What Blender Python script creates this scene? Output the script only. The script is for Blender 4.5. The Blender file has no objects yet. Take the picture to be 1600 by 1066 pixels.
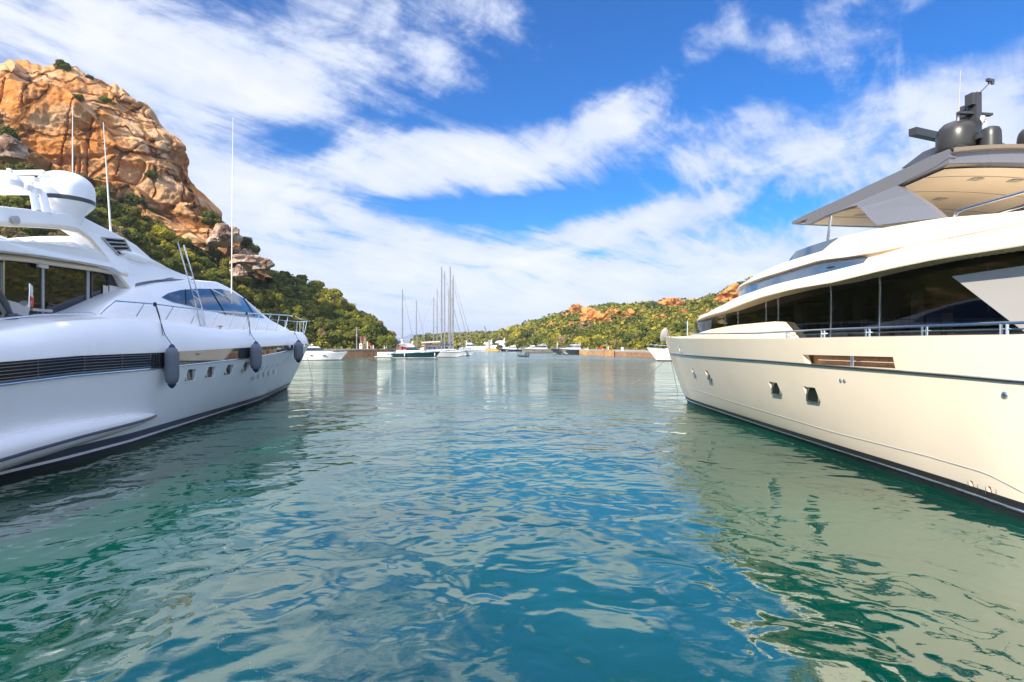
import bpy, bmesh, math, random
import numpy as np
from mathutils import Vector, Matrix, noise, geometry
from mathutils.bvhtree import BVHTree
R = math.radians
random.seed(7)
S = bpy.context.scene
COL = S.collection

# ------------------------------------------------------------------ camera
EYE = 2.8                      # metres above the water
FOC = 889.0                    # focal length in photo pixels (1600 wide)
HY = 540.0                     # photo row of the horizon
cam = bpy.data.cameras.new('camera'); camo = bpy.data.objects.new('camera', cam); COL.objects.link(camo)
camo.location = (0, 0, EYE); camo.rotation_euler = (R(90), 0, 0)
cam.sensor_width = 36; cam.lens = 36 * FOC / 1600; cam.shift_y = (HY - 533) / 1600
cam.clip_start = .1; cam.clip_end = 30000
S.camera = camo

# ------------------------------------------------------------------ sky and sun
SUN_EL, SUN_AZ = R(31), R(216)   # azimuth clockwise from +Y (behind the camera, to the left)
SKY_STRENGTH, SUN_STRENGTH = .085, 4.6
S.view_settings.view_transform = 'Standard'; S.view_settings.look = 'None'
S.view_settings.exposure = 0.92; S.view_settings.gamma = 1
S.render.engine = 'CYCLES'
S.cycles.use_denoising = True
S.cycles.max_bounces = 7; S.cycles.diffuse_bounces = 3; S.cycles.glossy_bounces = 4; S.cycles.transmission_bounces = 4
S.cycles.caustics_reflective = False; S.cycles.caustics_refractive = False
S.cycles.sample_clamp_indirect = 6


class NT:
    """tiny helper to write node trees as expressions"""
    def __init__(s, tree): s.t = tree; s.n = tree.nodes; s.l = tree.links
    def node(s, typ, **kw):
        n = s.n.new(typ)
        for k, v in kw.items(): setattr(n, k, v)
        return n
    def put(s, sock, v):
        if v is None: return
        if hasattr(v, 'is_output') or isinstance(v, bpy.types.NodeSocket): s.l.new(v, sock)
        else: sock.default_value = v
    def m(s, op, a, b=None, c=None, clamp=False):
        n = s.node('ShaderNodeMath', operation=op, use_clamp=clamp)
        s.put(n.inputs[0], a); s.put(n.inputs[1], b); s.put(n.inputs[2], c)
        return n.outputs[0]
    def vm(s, op, a, b=None):
        n = s.node('ShaderNodeVectorMath', operation=op)
        s.put(n.inputs[0], a); s.put(n.inputs[1], b)
        return n.outputs['Value'] if op in ('DOT_PRODUCT', 'LENGTH') else n.outputs[0]
    def sep(s, v):
        n = s.node('ShaderNodeSeparateXYZ'); s.put(n.inputs[0], v); return n.outputs
    def comb(s, x, y, z):
        n = s.node('ShaderNodeCombineXYZ')
        for i, v in enumerate((x, y, z)): s.put(n.inputs[i], v)
        return n.outputs[0]
    def noise(s, v, scale, detail=4, rough=.5, dist=0, lac=2):
        n = s.node('ShaderNodeTexNoise'); s.put(n.inputs['Vector'], v)
        n.inputs['Scale'].default_value = scale; n.inputs['Detail'].default_value = detail
        n.inputs['Roughness'].default_value = rough; n.inputs['Distortion'].default_value = dist
        n.inputs['Lacunarity'].default_value = lac
        return n.outputs['Fac']
    def ramp(s, f, stops, interp='LINEAR'):
        n = s.node('ShaderNodeValToRGB'); s.put(n.inputs[0], f); cr = n.color_ramp; cr.interpolation = interp
        while len(cr.elements) < len(stops): cr.elements.new(.5)
        for e, (p, c) in zip(cr.elements, stops):
            e.position = p; e.color = (c, c, c, 1) if isinstance(c, (int, float)) else (*c[:3], 1)
        return n.outputs[0]
    def smooth(s, f, a, b):
        n = s.node('ShaderNodeMapRange', interpolation_type='SMOOTHSTEP'); s.put(n.inputs[0], f)
        n.inputs[1].default_value = a; n.inputs[2].default_value = b
        return n.outputs[0]
    def mix(s, f, a, b, blend='MIX'):
        n = s.node('ShaderNodeMix', data_type='RGBA', blend_type=blend)
        s.put(n.inputs[0], f)
        s.put(n.inputs[6], (*a, 1) if isinstance(a, tuple) and len(a) == 3 else a)
        s.put(n.inputs[7], (*b, 1) if isinstance(b, tuple) and len(b) == 3 else b)
        return n.outputs[2]


W = bpy.data.worlds.new('World'); S.world = W; W.use_nodes = True
W.node_tree.nodes.clear(); t = NT(W.node_tree)
out = t.node('ShaderNodeOutputWorld'); bg = t.node('ShaderNodeBackground')
bg.inputs[1].default_value = SKY_STRENGTH; t.l.new(bg.outputs[0], out.inputs[0])
sky = t.node('ShaderNodeTexSky', sky_type='NISHITA', sun_disc=False, sun_elevation=SUN_EL, sun_rotation=SUN_AZ)
sky.air_density = 1.0; sky.dust_density = .3; sky.ozone_density = 2.2
tc = t.node('ShaderNodeTexCoord')
d = t.vm('NORMALIZE', tc.outputs['Generated']); dx, dy, dz = t.sep(d)
az = t.m('ARCTAN2', dx, dy); el = t.m('ARCSINE', dz)
hs = t.node('ShaderNodeHueSaturation'); hs.inputs['Saturation'].default_value = 1.35; hs.inputs['Value'].default_value = 1.0
t.l.new(sky.outputs[0], hs.inputs['Color'])
blue = t.mix(1.0, hs.outputs[0], (.10, .72, 1.12), 'MULTIPLY')
# cirrus: streaked noise on a flat cloud layer seen from below
zz = t.m('ADD', t.m('ABSOLUTE', dz), .10)
pu, pv = t.m('DIVIDE', dx, zz), t.m('DIVIDE', dy, zz)
ca, sa = math.cos(R(52)), math.sin(R(52))      # streak direction on the layer
su = t.m('ADD', t.m('MULTIPLY', pu, ca), t.m('MULTIPLY', pv, sa))
sv = t.m('SUBTRACT', t.m('MULTIPLY', pv, ca), t.m('MULTIPLY', pu, sa))
p1 = t.comb(t.m('MULTIPLY', su, .45), t.m('MULTIPLY', sv, 1.0), 3.1)
warp = t.noise(p1, .9, 3, .5)
p2 = t.vm('ADD', p1, t.comb(t.m('MULTIPLY', warp, 1.1), t.m('MULTIPLY', warp, .8), 0.0))
n_big = t.noise(p2, 1.3, 9, .6, .25)
pe = t.comb(t.m('MULTIPLY', az, 1.0), t.m('MULTIPLY', el, 1.7), 1.7)
n_puff = t.noise(t.vm('ADD', pe, t.comb(t.m('MULTIPLY', warp, .25), 0.0, 0.0)), 6.5, 8, .62, .35)
n_wisp = t.noise(t.vm('ADD', t.comb(t.m('MULTIPLY', su, 1.1), t.m('MULTIPLY', sv, 4.2), 7.7), t.comb(t.m('MULTIPLY', warp, 2.0), t.m('MULTIPLY', warp, 2.6), 0.0)), 1.6, 8, .66, .5)
tex = t.m('ADD', t.m('ADD', t.m('MULTIPLY', n_big, .44), t.m('MULTIPLY', n_puff, .36)), t.m('MULTIPLY', n_wisp, .20))
def az_el(px, py):
    v = Vector(((px - 800) / FOC, 1, (HY - py) / FOC)).normalized()
    return math.atan2(v.x, v.y), math.asin(v.z)
# cloud banks and clear gaps: (photo spot, half length, half width in px, tilt deg up to the right, weight)
BANKS = [(330, 110, 300, 85, -8, .30), (130, 30, 260, 70, -10, .24), (60, 200, 160, 120, 0, .25), (640, 60, 190, 70, 10, .17), (470, 20, 200, 40, 0, .16), (640, 262, 200, 42, 8, .33), (930, 215, 240, 42, 14, .36), (1060, 280, 120, 40, 18, .24),
         (1050, 332, 150, 20, 8, .34), (1010, 140, 140, 22, 26, .22), (1370, 175, 130, 55, 12, .26), (1240, 225, 90, 36, -20, .24), (1150, 60, 130, 24, -20, .12),
         (300, 250, 160, 50, 5, .22), (420, 370, 320, 70, 0, .30), (850, 430, 450, 60, 0, .26), (1000, 480, 500, 40, 0, .15), (1520, 230, 180, 90, 20, .30), (1180, 400, 200, 40, 0, .20), (860, 70, 60, 25, 30, .14), (1290, 15, 90, 16, 0, .14),
         (480, 215, 85, 24, 14, -.42), (680, 325, 150, 20, 4, -.45), (880, 330, 170, 30, 8, -.50), (820, 150, 150, 40, 16, -.36), (960, 50, 180, 45, 0, -.36), (1180, 130, 90, 35, 0, -.30),
         (1450, 80, 190, 30, 10, -.10), (1180, 60, 160, 26, -16, .16), (1250, 320, 100, 25, 0, -.20), (560, 300, 70, 16, -6, -.25), (760, 100, 90, 40, 30, -.14), (1020, 385, 90, 18, 0, -.16), (1540, 20, 120, 30, 0, -.2)]
cov = None
for bx, by, rx, ry, tilt, wgt in BANKS:
    a0, e0 = az_el(bx, by); k = math.cos(a0) ** 1.5 * math.cos(e0)
    c_, s_ = math.cos(R(tilt)), math.sin(R(tilt))
    da, de = t.m('SUBTRACT', az, a0), t.m('SUBTRACT', el, e0)
    uu = t.m('DIVIDE', t.m('ADD', t.m('MULTIPLY', da, c_), t.m('MULTIPLY', de, s_)), rx / FOC * k)
    vv = t.m('DIVIDE', t.m('SUBTRACT', t.m('MULTIPLY', de, c_), t.m('MULTIPLY', da, s_)), ry / FOC * k)
    r2 = t.m('ADD', t.m('MULTIPLY', uu, uu), t.m('MULTIPLY', vv, vv))
    g = t.m('MULTIPLY', t.m('EXPONENT', t.m('MULTIPLY', r2, -.8)), wgt)
    cov = g if cov is None else t.m('ADD', cov, g)
low = t.m('MULTIPLY', t.m('EXPONENT', t.m('MULTIPLY', t.m('ABSOLUTE', el), -6.0)), .50)
hi = t.m('MULTIPLY', t.smooth(el, R(36), R(60)), .35)  # extra cloud cover overhead, out of view, added for fill light
dens = t.m('ADD', hi, t.m('ADD', t.m('MULTIPLY', t.m('SUBTRACT', tex, .5), 4.0), t.m('ADD', t.m('MULTIPLY', cov, 1.15), low)))
alpha = t.smooth(dens, -.11, .50)
shade = t.noise(t.vm('ADD', pe, (3.0, 5.0, 0.0)), 5.0, 6, .55)
lit = t.ramp(t.m('ADD', t.m('MULTIPLY', low, .35), t.m('ADD', t.m('MULTIPLY', dens, .5), t.m('MULTIPLY', shade, .8))), [(.28, (.44, .55, .80)), (.60, (.70, .77, .93)), (1.0, (.99, .98, 1.0))])
# unseen clouds overhead, sunward and far right are brightened as added fill light
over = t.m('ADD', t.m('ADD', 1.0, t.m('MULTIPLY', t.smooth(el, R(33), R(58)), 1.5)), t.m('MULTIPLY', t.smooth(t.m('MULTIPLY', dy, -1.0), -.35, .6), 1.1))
over = t.m('ADD', over, t.m('MULTIPLY', t.smooth(dx, .70, .95), 2.3))  # added cloud brightness out of view at right, fills the shaded white hull
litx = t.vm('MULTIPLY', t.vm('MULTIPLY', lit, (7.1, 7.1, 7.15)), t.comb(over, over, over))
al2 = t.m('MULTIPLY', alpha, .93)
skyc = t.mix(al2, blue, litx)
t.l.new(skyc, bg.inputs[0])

sun = bpy.data.lights.new('sun', 'SUN'); suno = bpy.data.objects.new('sun', sun); COL.objects.link(suno)
sun.energy = SUN_STRENGTH; sun.angle = R(.5); sun.color = (1, .90, .74)
sd = Vector((math.sin(SUN_AZ) * math.cos(SUN_EL), math.cos(SUN_AZ) * math.cos(SUN_EL), math.sin(SUN_EL)))
suno.rotation_euler = (-sd).to_track_quat('-Z', 'Y').to_euler(); suno.location = sd * 200

# ------------------------------------------------------------------ helpers
def new_mat(name, col, rough=.5, metal=0, spec=.5, vary=0, vscale=3, bump=0, bscale=8, coat=0, emit=None, detail=4):
    m = bpy.data.materials.new(name); m.use_nodes = True; t = NT(m.node_tree)
    b = m.node_tree.nodes['Principled BSDF']
    b.inputs['Base Color'].default_value = (*col, 1); b.inputs['Roughness'].default_value = rough
    b.inputs['Metallic'].default_value = metal; b.inputs['Specular IOR Level'].default_value = spec
    b.inputs['Coat Weight'].default_value = coat; b.inputs['Coat Roughness'].default_value = .04
    co = t.node('ShaderNodeTexCoord').outputs['Object']
    if vary:
        f = t.noise(co, vscale, detail, .6)
        lo = tuple(max(0, c * (1 - vary)) for c in col); hi = tuple(min(1, c * (1 + vary)) for c in col)
        t.l.new(t.ramp(f, [(.3, lo), (.7, hi)]), b.inputs['Base Color'])
    if bump:
        bn = t.node('ShaderNodeBump'); bn.inputs['Strength'].default_value = 1; bn.inputs['Distance'].default_value = bump
        t.l.new(t.noise(co, bscale, detail, .6), bn.inputs['Height']); t.l.new(bn.outputs[0], b.inputs['Normal'])
    return m

class MB:
    """collects shapes, links them as ONE mesh object"""
    def __init__(s): s.v = []; s.f = []
    def add(s, vs, fs):
        o = len(s.v); s.v += [tuple(v) for v in vs]; s.f += [tuple(i + o for i in f) for f in fs]; return s
    def box(s, c, h, rot=0, taper=1, shear=0):
        cx, cy, cz = c; hx, hy, hz = h; cr, sr = math.cos(rot), math.sin(rot); vs = []
        for k in (-1, 1):
            q = taper if k > 0 else 1
            for i, j in ((-1, -1), (1, -1), (1, 1), (-1, 1)):
                x, y = i * hx * q, j * hy * q + shear * k
                vs.append((cx + x * cr - y * sr, cy + x * sr + y * cr, cz + k * hz))
        return s.add(vs, [(3, 2, 1, 0), (4, 5, 6, 7), (0, 1, 5, 4), (1, 2, 6, 5), (2, 3, 7, 6), (3, 0, 4, 7)])
    def tube(s, pts, r, n=8, caps=True):
        pts = [Vector(p) for p in pts]; rs = r if isinstance(r, (list, tuple)) else [r] * len(pts); vs = []; m = len(pts)
        prev = None
        for i, p in enumerate(pts):
            tg = (pts[min(i + 1, m - 1)] - pts[max(i - 1, 0)]).normalized()
            if prev is None:
                a = tg.orthogonal().normalized()
            else:
                a = (prev - tg * prev.dot(tg)); a = a.normalized() if a.length > 1e-5 else tg.orthogonal().normalized()
            prev = a; b = tg.cross(a)
            for k in range(n):
                an = 2 * math.pi * k / n; vs.append(p + (a * math.cos(an) + b * math.sin(an)) * rs[i])
        fs = [(i * n + k, i * n + (k + 1) % n, (i + 1) * n + (k + 1) % n, (i + 1) * n + k) for i in range(m - 1) for k in range(n)]
        if caps: fs += [tuple(range(n - 1, -1, -1)), tuple((m - 1) * n + k for k in range(n))]
        return s.add(vs, fs)
    def lathe(s, prof, c=(0, 0, 0), n=24, M=None):
        vs = []; fs = []; m = len(prof)
        for r, z in prof:
            for k in range(n):
                an = 2 * math.pi * k / n; p = Vector((r * math.cos(an), r * math.sin(an), z))
                if M: p = M @ p
                vs.append(p + Vector(c))
        fs = [(i * n + k, i * n + (k + 1) % n, (i + 1) * n + (k + 1) % n, (i + 1) * n + k) for i in range(m - 1) for k in range(n)]
        fs += [tuple(range(n - 1, -1, -1)), tuple((m - 1) * n + k for k in range(n))]
        return s.add(vs, fs)
    def grid(s, rows, closed=False, flip=False):
        n = len(rows[0]); vs = [p for r in rows for p in r]; fs = []
        m = len(rows)
        for i in range(m - 1 + (1 if closed else 0)):
            i2 = (i + 1) % m
            for j in range(n - 1):
                q = (i * n + j, i * n + j + 1, i2 * n + j + 1, i2 * n + j)
                fs.append(q[::-1] if flip else q)
        return s.add(vs, fs)
    def poly(s, pts, off):
        """extruded outline: pts 3-D loop, off = vector thickness"""
        n = len(pts); pts = [Vector(p) for p in pts]; off = Vector(off); vs = pts + [p + off for p in pts]
        tri = geometry.tessellate_polygon([pts]); fs = []
        for a, b, c in tri: fs += [(a, b, c), (c + n, b + n, a + n)]
        fs += [(i, (i + 1) % n, (i + 1) % n + n, i + n) for i in range(n)]
        return s.add(vs, fs)
    def build(s, name, mat, parent=None, smooth=40, loc=None, fixn=True):
        me = bpy.data.meshes.new(name); me.from_pydata(s.v, [], s.f); me.update()
        bm = bmesh.new(); bm.from_mesh(me)
        if fixn:
            bmesh.ops.remove_doubles(bm, verts=bm.verts, dist=1e-5)
            bmesh.ops.recalc_face_normals(bm, faces=bm.faces)
        bm.to_mesh(me); bm.free()
        if smooth:
            me.polygons.foreach_set('use_smooth', [True] * len(me.polygons)); me.set_sharp_from_angle(angle=R(smooth))
        me.materials.append(mat)
        o = bpy.data.objects.new(name, me); COL.objects.link(o)
        if parent: o.parent = parent
        if loc: o.location = loc
        return o

def tag(o, label=None, cat=None, group=None, kind=None):
    if label: o['label'] = label
    if cat: o['category'] = cat
    if group: o['group'] = group
    if kind: o['kind'] = kind
    return o
def empty(name, loc=(0, 0, 0), rz=0, label=None, cat=None, group=None):
    o = bpy.data.objects.new(name, None); COL.objects.link(o); o.location = loc; o.rotation_euler = (0, 0, rz); o.empty_display_size = .3
    return tag(o, label, cat, group)
def copy_tree(o, parent=None):
    c = o.copy(); COL.objects.link(c); c.parent = parent
    for ch in [x for x in bpy.data.objects if x.parent == o]: copy_tree(ch, c)
    return c
def at(px, py, Y):
    return Vector(((px - 800) / FOC * Y, Y, EYE + (HY - py) / FOC * Y))
def on_water(px, py):
    Y = EYE * FOC / (py - HY); return Vector(((px - 800) / FOC * Y, Y, 0))
def fbm(p, o=4, lac=2.1, g=.5):
    a, s_, f = 1, 0, 1
    for _ in range(o): s_ += a * noise.noise(p * f); a *= g; f *= lac
    return s_

# ------------------------------------------------------------------ water
def water_material():
    m = bpy.data.materials.new('water'); m.use_nodes = True; t = NT(m.node_tree); m.node_tree.nodes.clear()
    out = t.node('ShaderNodeOutputMaterial')
    co = t.node('ShaderNodeTexCoord').outputs['Object']
    x, y, z = t.sep(co)
    w = t.noise(co, .25, 2, .5)
    pa = t.comb(t.m('ADD', x, t.m('MULTIPLY', w, 1.2)), t.m('MULTIPLY', y, 1.0), 0.0)
    h0 = t.noise(t.comb(t.m('MULTIPLY', x, .8), y, 6.0), .20, 2, .5)
    h1 = t.noise(pa, .62, 2, .40, .6)
    h2 = t.noise(pa, 1.9, 1, .5, .8)
    h3 = t.noise(t.comb(x, t.m('MULTIPLY', y, 1.25), 4.0), 5.5, 2, .55, .3)
    h4 = t.noise(t.comb(x, t.m('MULTIPLY', y, 1.1), 9.0), 14.0, 2, .5)
    gust = t.smooth(t.noise(t.comb(t.m('MULTIPLY', x, .35), y, 2.0), .05, 3, .5), .35, .65)
    far = t.smooth(y, 14.0, 50.0)
    vfar = t.smooth(y, 30.0, 130.0)
    fine = t.m('ADD', .10, t.m('MULTIPLY', far, t.m('ADD', 1.3, gust)))
    h = t.m('ADD', t.m('MULTIPLY', h1, .085), t.m('MULTIPLY', h2, .021))
    h = t.m('ADD', h, t.m('MULTIPLY', t.m('MULTIPLY', h0, .22), t.m('ADD', .25, far)))
    h = t.m('ADD', h, t.m('MULTIPLY', t.m('MULTIPLY', h3, .014), fine))
    h = t.m('ADD', h, t.m('MULTIPLY', t.m('MULTIPLY', h4, .005), fine))
    bn = t.node('ShaderNodeBump'); bn.inputs['Strength'].default_value = 1; bn.inputs['Distance'].default_value = 1.0
    t.l.new(h, bn.inputs['Height'])
    patch = t.noise(co, .12, 3, .5)
    body = t.ramp(patch, [(.35, (.000, .030, .020)), (.65, (.001, .080, .054))])
    df = t.node('ShaderNodeBsdfDiffuse'); t.l.new(body, df.inputs[0]); t.l.new(bn.outputs[0], df.inputs['Normal'])
    gl = t.node('ShaderNodeBsdfGlossy'); t.l.new(t.m('ADD', .015, t.m('MULTIPLY', vfar, t.m('ADD', .10, t.m('MULTIPLY', gust, .10)))), gl.inputs['Roughness']); gl.inputs['Color'].default_value = (.97, 1, .92, 1)
    t.l.new(bn.outputs[0], gl.inputs['Normal'])
    fr = t.node('ShaderNodeFresnel'); fr.inputs['IOR'].default_value = 3.0; t.l.new(bn.outputs[0], fr.inputs['Normal'])
    mx = t.node('ShaderNodeMixShader'); t.l.new(t.m('MULTIPLY', fr.outputs[0], 1.0, clamp=True), mx.inputs[0])
    t.l.new(df.outputs[0], mx.inputs[1]); t.l.new(gl.outputs[0], mx.inputs[2]); t.l.new(mx.outputs[0], out.inputs[0])
    return m
wb = MB()
xs = np.concatenate([-np.geomspace(9000, 60, 12), np.linspace(-50, 50, 11), np.geomspace(60, 9000, 12)])
ys = np.concatenate([[-400, -60, -10], np.linspace(0, 100, 11), np.geomspace(120, 12000, 14)])
wb.grid([[(float(x), float(y), 0) for x in xs] for y in ys])
water = wb.build('water', water_material()); tag(water, kind='structure')

# ------------------------------------------------------------------ terrain
class Hill:
    """hillside between a shore line and a ridge line, both given as real distances along bearings"""
    def __init__(s, prof, shore, ridge, bump=1.2, pw=.8, back=60, z0=1.2):
        s.prof, s.shore, s.ridge, s.bump, s.pw, s.back, s.z0 = prof, shore, ridge, bump, pw, back, z0
    def p(s, px, t):
        g = lambda tab: float(np.interp(px, [a for a, _ in tab], [b for _, b in tab]))
        y0, y1 = g(s.shore), g(s.ridge); zr = EYE + (HY - g(s.prof)) / FOC * y1
        if t <= 1:
            y = y0 + (y1 - y0) * t
            z = s.z0 + (zr - s.z0) * (t ** s.pw) if t > 0 else -1.5
        else:
            y = y1 + s.back * (t - 1); z = zr * (1 - (t - 1) ** 2 * .9)
        x = (px - 800) / FOC * y
        n = noise.noise(Vector((x * .06, y * .06, 1.3))) * s.bump + noise.noise(Vector((x * .2, y * .2, 5.3))) * s.bump * .35
        z += n * min(1, t * 4) * (1 if t < .9 else .5)
        return Vector((x, y, z))
    def mesh(s, name, px0, px1, n, mat, m=30):
        mb = MB(); ts = [0, .01] + [(.03 + .97 * k / m) for k in range(m + 1)] + [1.15, 1.4, 1.8, 2.05]
        mb.grid([[s.p(px0 + (px1 - px0) * i / n, t_) for i in range(n + 1)] for t_ in ts])
        o = mb.build(name, mat); return tag(o, kind='structure')

def earth_material():
    m = bpy.data.materials.new('earth_and_undergrowth'); m.use_nodes = True; t = NT(m.node_tree)
    b = m.node_tree.nodes['Principled BSDF']; b.inputs['Roughness'].default_value = .95; b.inputs['Specular IOR Level'].default_value = .1
    co = t.node('ShaderNodeTexCoord').outputs['Object']
    n1 = t.noise(co, .16, 5, .65); n2 = t.noise(co, 1.1, 4, .7)
    c = t.ramp(n2, [(.3, (.035, .045, .008)), (.55, (.085, .085, .015)), (.75, (.15, .12, .03))])
    c = t.mix(t.smooth(n1, .50, .66), c, (.30, .17, .075))
    t.l.new(c, b.inputs['Base Color'])
    bn = t.node('ShaderNodeBump'); bn.inputs['Distance'].default_value = .5; t.l.new(n2, bn.inputs['Height']); t.l.new(bn.outputs[0], b.inputs['Normal'])
    return m
M_EARTH = earth_material()

def rock_material(name, warm, tan, grey, greymix=.25, scale=1.0):
    m = bpy.data.materials.new(name); m.use_nodes = True; t = NT(m.node_tree)
    b = m.node_tree.nodes['Principled BSDF']; b.inputs['Roughness'].default_value = .9; b.inputs['Specular IOR Level'].default_value = .15
    co = t.node('ShaderNodeTexCoord').outputs['Object']
    co = t.vm('MULTIPLY', co, (scale, scale, scale))
    x, y, z = t.sep(co)
    n1 = t.noise(co, .07, 5, .6, .6); n2 = t.noise(co, .35, 6, .65, .3); n3 = t.noise(co, 2.2, 4, .6)
    st = t.noise(t.comb(t.m('MULTIPLY', x, .5), t.m('MULTIPLY', y, .5), t.m('MULTIPLY', z, .06)), .6, 4, .6)
    c = t.mix(t.smooth(n1, .40, .60), tan, warm)
    c = t.mix(t.m('MULTIPLY', t.smooth(n2, .48, .68), .55), c, tuple(v * 1.25 for v in tan))
    c = t.mix(t.m('MULTIPLY', t.smooth(st, .52, .66), .5), c, tuple(v * .55 for v in warm))
    c = t.mix(t.m('MULTIPLY', t.smooth(t.noise(co, .11, 4, .6), .52, .62), greymix), c, grey)
    c = t.mix(t.m('MULTIPLY', t.smooth(n3, .55, .75), .3), c, tuple(v * .5 for v in grey))
    # dark joints
    v = t.node('ShaderNodeTexVoronoi', feature='DISTANCE_TO_EDGE'); v.inputs['Scale'].default_value = .085
    t.l.new(t.vm('ADD', t.comb(t.m('MULTIPLY', x, .8), t.m('MULTIPLY', y, .8), t.m('MULTIPLY', z, 1.5)), t.vm('MULTIPLY', t.comb(n2, n1, n2), (4.0, 4.0, 4.0))), v.inputs['Vector'])
    crack = t.smooth(v.outputs['Distance'], .0, .05)
    c = t.mix(crack, tuple(v_ * .35 for v_ in warm), c)
    t.l.new(c, b.inputs['Base Color'])
    bn = t.node('ShaderNodeBump'); bn.inputs['Distance'].default_value = 1.0; bn.inputs['Strength'].default_value = .9
    t.l.new(t.m('ADD', t.m('ADD', t.m('MULTIPLY', n2, 1.1), t.m('MULTIPLY', crack, .5)), t.m('MULTIPLY', n3, .25)), bn.inputs['Height'])
    t.l.new(bn.outputs[0], b.inputs['Normal'])
    return m
M_ROCK = rock_material('orange_granite', (.54, .21, .052), (.58, .36, .19), (.40, .33, .27))
M_ROCKG = rock_material('pinkish_grey_granite', (.46, .26, .17), (.46, .36, .28), (.36, .32, .28), .5)
M_ROCKR = rock_material('far_orange_granite', (.56, .21, .045), (.54, .25, .08), (.34, .24, .15), .15, 2)

LH = Hill([(-900, 250), (0, 252), (130, 262), (200, 300), (280, 345), (330, 372), (360, 385), (400, 402), (420, 430), (480, 447), (540, 478), (580, 500), (600, 520), (614, 535)],
          [(-900, 40), (0, 62), (330, 100), (480, 132), (614, 146)], [(-900, 100), (0, 126), (330, 148), (480, 166), (580, 158), (614, 152)])
LH.mesh('left_hill', -700, 613, 90, M_EARTH)
RH = Hill([(640, 536), (700, 533), (765, 531), (800, 522), (850, 505), (900, 491), (930, 487), (1000, 482), (1060, 478), (1100, 474), (1130, 463), (1165, 447), (1250, 425), (1500, 385), (1900, 355), (2600, 400)],
          [(640, 420), (740, 400), (800, 330), (870, 236), (920, 205), (1010, 168), (1300, 120), (2600, 40)],
          [(640, 470), (740, 480), (800, 470), (930, 420), (1060, 380), (1200, 340), (1500, 280), (2600, 160)], bump=2.5, pw=.9)
RH.mesh('right_hill', 680, 2200, 110, M_EARTH)
FH = Hill([(560, 545), (640, 533), (680, 530), (740, 528), (790, 527), (860, 526), (900, 530)], [(560, 400), (900, 400)], [(560, 520), (900, 560)], bump=2, z0=.4)
FH.mesh('low_far_hill', 640, 880, 30, M_EARTH)

# distant mountains across the strait
mm = MB(); M_MTN = new_mat('distant_mountain_rock', (.17, .19, .22), .95, spec=.05, vary=.25, vscale=.004)
rows = []
mp = [(560, 538), (600, 530), (612, 527), (625, 528), (634, 526), (642, 523), (648, 525), (655, 526), (664, 530), (680, 533), (700, 531), (720, 535), (760, 538)]
for k, (dy_, f) in enumerate(((0, 0), (250, .45), (500, .8), (800, 1), (1400, .4), (2000, 0))):
    r = []
    for i in range(90):
        px = 540 + i * 2.6; py = float(np.interp(px, [a for a, _ in mp], [b for _, b in mp])); Y = 5200 + dy_
        z = (EYE + (HY - py) / FOC * 6000) * f
        z *= 1 + .22 * noise.noise(Vector((px * .05, k * .8, 2))) + .1 * noise.noise(Vector((px * .22, k, 7)))
        r.append(((px - 800) / FOC * Y, Y, z - 1))
    rows.append(r)
mm.grid(rows); tag(mm.build('distant_mountains', M_MTN), kind='structure')

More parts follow.
